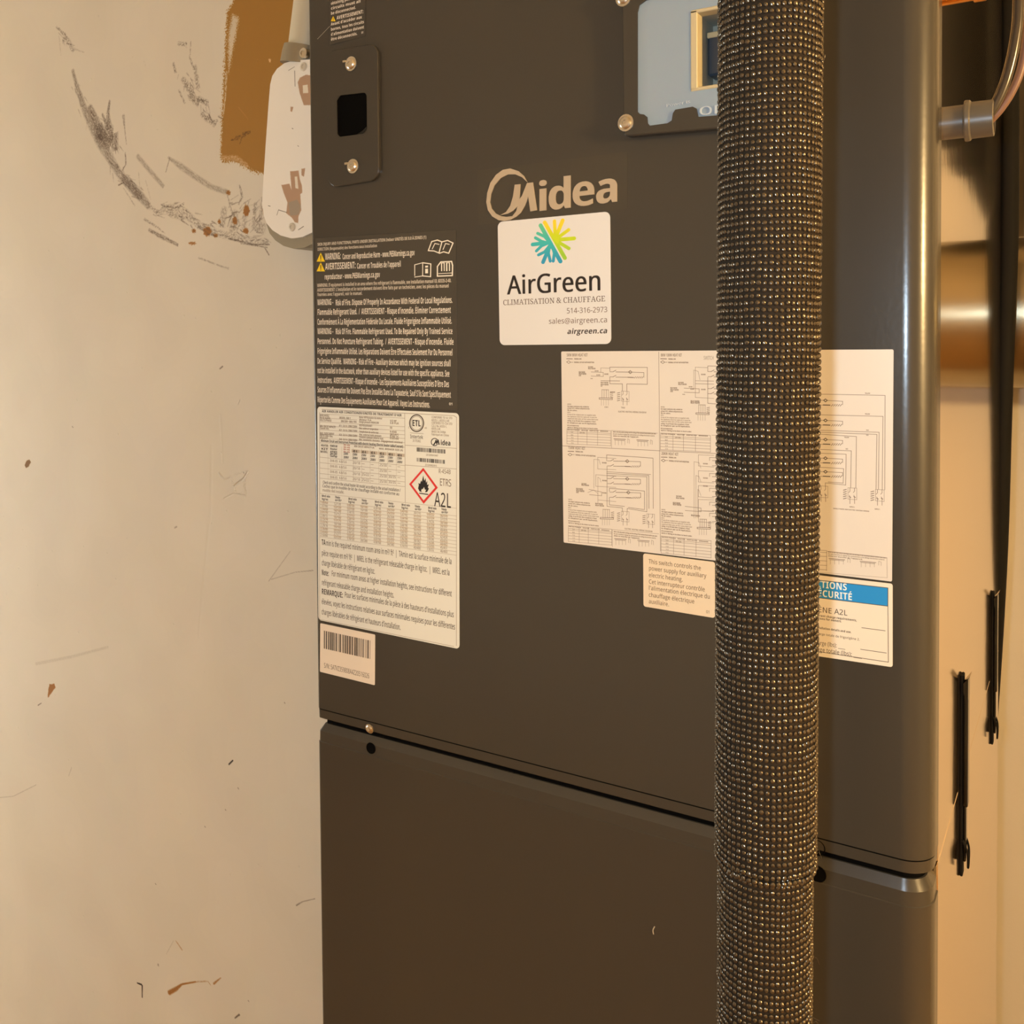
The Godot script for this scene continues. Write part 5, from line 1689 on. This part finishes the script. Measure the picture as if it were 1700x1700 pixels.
# ---------------------------------------------------------------- conduit body on the scuffed wall
func conduit_body() -> void:
	var zc := -0.078
	var ax0 := flat(on_z(503, 111, zc))
	var ax1 := flat(on_z(485, 377, zc))
	var ad := (ax1 - ax0).normalized()
	var an := Vector2(-ad.y, ad.x)
	var left := [Vector2(500, 99.5), Vector2(486, 100.5), Vector2(472, 105), Vector2(460, 114), Vector2(452, 126), Vector2(448.5, 140), Vector2(446, 170), Vector2(441, 240), Vector2(436.5, 310), Vector2(435, 338), Vector2(436.5, 354), Vector2(442, 370), Vector2(452, 382), Vector2(466, 391), Vector2(482.5, 395.5)]
	var half := spots(left, zc)
	var poly := PackedVector2Array()
	for p in half:
		poly.append(p)
	for i in range(half.size() - 1, -1, -1):
		var p := half[i]
		var off := (p - ax0).dot(an)
		poly.append(p - an * off * 2.0)
	var foot := Vector3(ax1.x, ax1.y - 0.02, WALLZ)
	var t := thing("conduit_fitting", "white painted electrical conduit fitting with a chipped cover, half hidden behind the cabinet", "conduit fitting", foot)
	var mid := Vector2.ZERO
	for p in poly:
		mid += p / poly.size()
	var slim := PackedVector2Array()
	for p in poly:
		slim.append(mid + (p - mid) * Vector2(0.965, 0.985) + Vector2(0, -0.012))
	var st := begin()
	slab(st, slim, WALLZ + 0.0005, zc - 0.003, 0.0)
	obj("housing", st, M.cast, t, "bare grey metal housing")
	# cover: old white paint worn to tan in places
	var cv := Canvas.new()
	cv.host = self
	cv.z = zc
	var lo := poly[0]
	var hi := poly[0]
	for p in poly:
		lo = lo.min(p)
		hi = hi.max(p)
	cv.a = Vector2(lo.x, hi.y)
	cv.ex = Vector2(hi.x - lo.x, 0)
	cv.ey = Vector2(0, lo.y - hi.y)
	cv.px_scale = 2.2
	cv.img = Image.create(460, 900, false, Image.FORMAT_RGBA8)
	cv.img.fill(Color8(236, 233, 224))
	cv.view(Vector2(240, 0), 300.0 / 1186.0)
	var tan_ := Color8(178, 146, 118)
	cv.blot([Vector2(1020, 510), Vector2(1060, 490), Vector2(1120, 500), Vector2(1110, 690), Vector2(1045, 690), Vector2(1018, 610), Vector2(1005, 540)], tan_, 2.5, 1.5, 0.3)
	cv.blot([Vector2(1038, 560), Vector2(1070, 555), Vector2(1075, 610), Vector2(1040, 612)], Color8(226, 218, 200), 1.5, 1.5, 0.3)
	cv.blot([Vector2(958, 700), Vector2(976, 702), Vector2(968, 735), Vector2(958, 730)], tan_, 1.0, 1.2, 0.4)
	cv.blot([Vector2(955, 1125), Vector2(1010, 1120), Vector2(1020, 1180), Vector2(1032, 1215), Vector2(1035, 1265), Vector2(1022, 1275), Vector2(1028, 1380), Vector2(1010, 1420), Vector2(1008, 1465), Vector2(985, 1458), Vector2(968, 1430), Vector2(930, 1400), Vector2(938, 1330), Vector2(915, 1270), Vector2(898, 1215), Vector2(950, 1205), Vector2(965, 1245)], tan_, 2.5, 1.5, 0.3)
	cv.blot([Vector2(985, 1160), Vector2(1002, 1158), Vector2(1010, 1240), Vector2(990, 1235)], Color8(226, 218, 200), 1.5, 1.5, 0.3)
	cv.blot([Vector2(945, 1330), Vector2(1000, 1310), Vector2(1026, 1350), Vector2(1012, 1410), Vector2(955, 1415)], Color8(160, 146, 126), 2.0, 1.5, 0.3)
	cv.blot([Vector2(1030, 1108), Vector2(1054, 1104), Vector2(1046, 1160), Vector2(1030, 1150)], tan_, 1.5, 1.2, 0.4)
	var scr := Color8(96, 88, 76)
	for s in [[985, 465, 988, 568, 5], [945, 462, 985, 438, 4], [868, 1412, 880, 1375, 4], [880, 1378, 935, 1395, 5], [1010, 1508, 1045, 1485, 6], [812, 1350, 826, 1354, 5], [968, 842, 976, 846, 5], [1005, 955, 1012, 962, 4]]:
		cv.smear([Vector3(s[0], s[1], s[4] * 1.6), Vector3(s[2], s[3], s[4] * 1.6)], scr, 0.8, 0.15)
	cv.smear([Vector3(775, 1370, 12), Vector3(780, 1420, 14), Vector3(800, 1470, 10)], Color8(186, 160, 122), 0.8, 0.3)
	cv.view()
	st = begin()
	slab(st, poly, zc - 0.003, zc, 0.0012, cv)
	var cover := obj("cover_plate", st, printed(cv, 0.5, 0.45), t, "white cover plate with paint worn to tan")
	for s in [Vector2(504, 111), Vector2(485, 377)]:
		st = begin()
		lathe(st, on_z(s.x, s.y, zc), Vector3(0, 0, 1), [Vector2(0.0046, 0), Vector2(0.0044, 0.0006), Vector2(0.0036, 0.0010), Vector2(0.0022, 0.0013), Vector2(0.0019, 0.0006), Vector2(0.0001, 0.0006)], 18)
		obj("cover_screw", st, M.painted_screw, cover)
	# threaded hub with its set screw
	var hub0 := on_z(503, 103, zc - 0.018)
	var hub1 := on_z(506, 79, zc - 0.018)
	var up := (hub1 - hub0)
	up.z = 0
	var hl := up.length()
	st = begin()
	lathe(st, hub0, up, [Vector2(0.0001, -0.004), Vector2(0.0232, -0.004), Vector2(0.0226, hl * 0.5), Vector2(0.0214, hl), Vector2(0.0001, hl)], 30)
	obj("hub", st, M.cast, t, "round grey hub on top of the housing")
	st = begin()
	lathe(st, on_z(504, 88, zc + 0.003), Vector3(0, 0, 1), [Vector2(0.0052, -0.004), Vector2(0.0050, 0.001), Vector2(0.0030, 0.0012), Vector2(0.0026, 0.0002), Vector2(0.0001, 0.0002)], 16)
	obj("set_screw", st, M.zinc, t)
	# the conduit itself, up to the ceiling
	var c0 := hub0 + up
	var uo := up.normalized()
	var tt := thing("conduit", "pale round conduit pipe rising from the white conduit fitting", "pipe", c0)
	st = begin()
	tube(st, [c0, c0 + uo * 0.3, c0 + uo * ((2.39 - c0.y) / uo.y)], 0.0172, 28)
	obj("pipe", st, M.conduit, tt)

# ---------------------------------------------------------------- what stands right of the cabinet
func right_side() -> void:
	# drain tube and a thinner line beside it
	var z := -0.05
	var p := []
	for q in [Vector2(1628, 203), Vector2(1640, 190), Vector2(1653, 172), Vector2(1668, 138), Vector2(1679, 99), Vector2(1686, 62), Vector2(1690, 26), Vector2(1691, -30), Vector2(1690, -120)]:
		p.append(on_z(q.x, q.y, z))
	p[0].x -= 0.004
	var st := begin()
	tube(st, smooth_path(p), 0.0034, 16)
	tag(obj("drain_tube", st, M.drain_tube), "glossy smoky drain tube curving up from the grey drain socket", "tube")
	p = []
	for q in [Vector2(1632, 212), Vector2(1645, 199), Vector2(1662, 180), Vector2(1680, 152), Vector2(1694, 118), Vector2(1703, 70), Vector2(1706, 20), Vector2(1706, -120)]:
		p.append(on_z(q.x, q.y, z - 0.008))
	st = begin()
	tube(st, smooth_path(p), 0.0026, 12)
	tag(obj("signal_cable", st, M.pink_tube), "thin pinkish cable running up behind the drain tube", "cable")
	# brass union near the top
	var at := on_z(1617, -13, -0.08)
	st = begin()
	lathe(st, Vector3(FW - 0.0005, at.y, at.z), Vector3(1, 0, 0), [Vector2(0.0001, 0), Vector2(0.006, 0), Vector2(0.006, at.x - FW), Vector2(0.0075, at.x - FW + 0.001), Vector2(0.0075, at.x - FW + 0.008), Vector2(0.005, at.x - FW + 0.009), Vector2(0.0001, at.x - FW + 0.009)], 6)
	obj("brass_union", st, M.brass, get_node("air_handler"), "small brass fitting above the drain socket")
	# round metal duct crossing behind the cabinet
	var zc := -0.67
	var d0 := on_z(1695, 392, zc + 0.02)
	var d1 := on_z(1695, 645, zc + 0.02)
	var r := (d0.y - d1.y) * 0.5
	var yc := (d0.y + d1.y) * 0.5
	var t := thing("round_duct", "wide bronze-toned round metal duct crossing behind the cabinet at the right edge", "duct", Vector3(1.0, yc, zc))
	st = begin()
	lathe(st, Vector3(0.2, yc, zc), Vector3(1, 0, 0), [Vector2(0.0001, 0), Vector2(r, 0), Vector2(r, 0.62), Vector2(r * 1.03, 0.625), Vector2(r * 1.03, 0.655), Vector2(r, 0.66), Vector2(r, 2.095), Vector2(0.0001, 2.095)], 48)
	obj("duct_shell", st, M.duct, t)
	# black insulated line behind the cabinet's rear corner
	var zp := -DEPTH - 0.016
	var pts := []
	for q in [Vector2(1673, -600), Vector2(1673, 100), Vector2(1672, 380), Vector2(1667, 520), Vector2(1661, 700), Vector2(1655, 900), Vector2(1644, 1100), Vector2(1630, 1300), Vector2(1605, 1700)]:
		pts.append(on_z(q.x, q.y, zp))
	pts[0].y = minf(pts[0].y, 2.39)
	pts.append(Vector3(pts[-1].x - 0.01, 0.01, zp))
	st = begin()
	tube(st, smooth_path(pts), 0.0118, 20)
	tag(obj("insulated_pipe", st, M.black), "black insulated pipe standing behind the cabinet's rear right corner", "pipe")
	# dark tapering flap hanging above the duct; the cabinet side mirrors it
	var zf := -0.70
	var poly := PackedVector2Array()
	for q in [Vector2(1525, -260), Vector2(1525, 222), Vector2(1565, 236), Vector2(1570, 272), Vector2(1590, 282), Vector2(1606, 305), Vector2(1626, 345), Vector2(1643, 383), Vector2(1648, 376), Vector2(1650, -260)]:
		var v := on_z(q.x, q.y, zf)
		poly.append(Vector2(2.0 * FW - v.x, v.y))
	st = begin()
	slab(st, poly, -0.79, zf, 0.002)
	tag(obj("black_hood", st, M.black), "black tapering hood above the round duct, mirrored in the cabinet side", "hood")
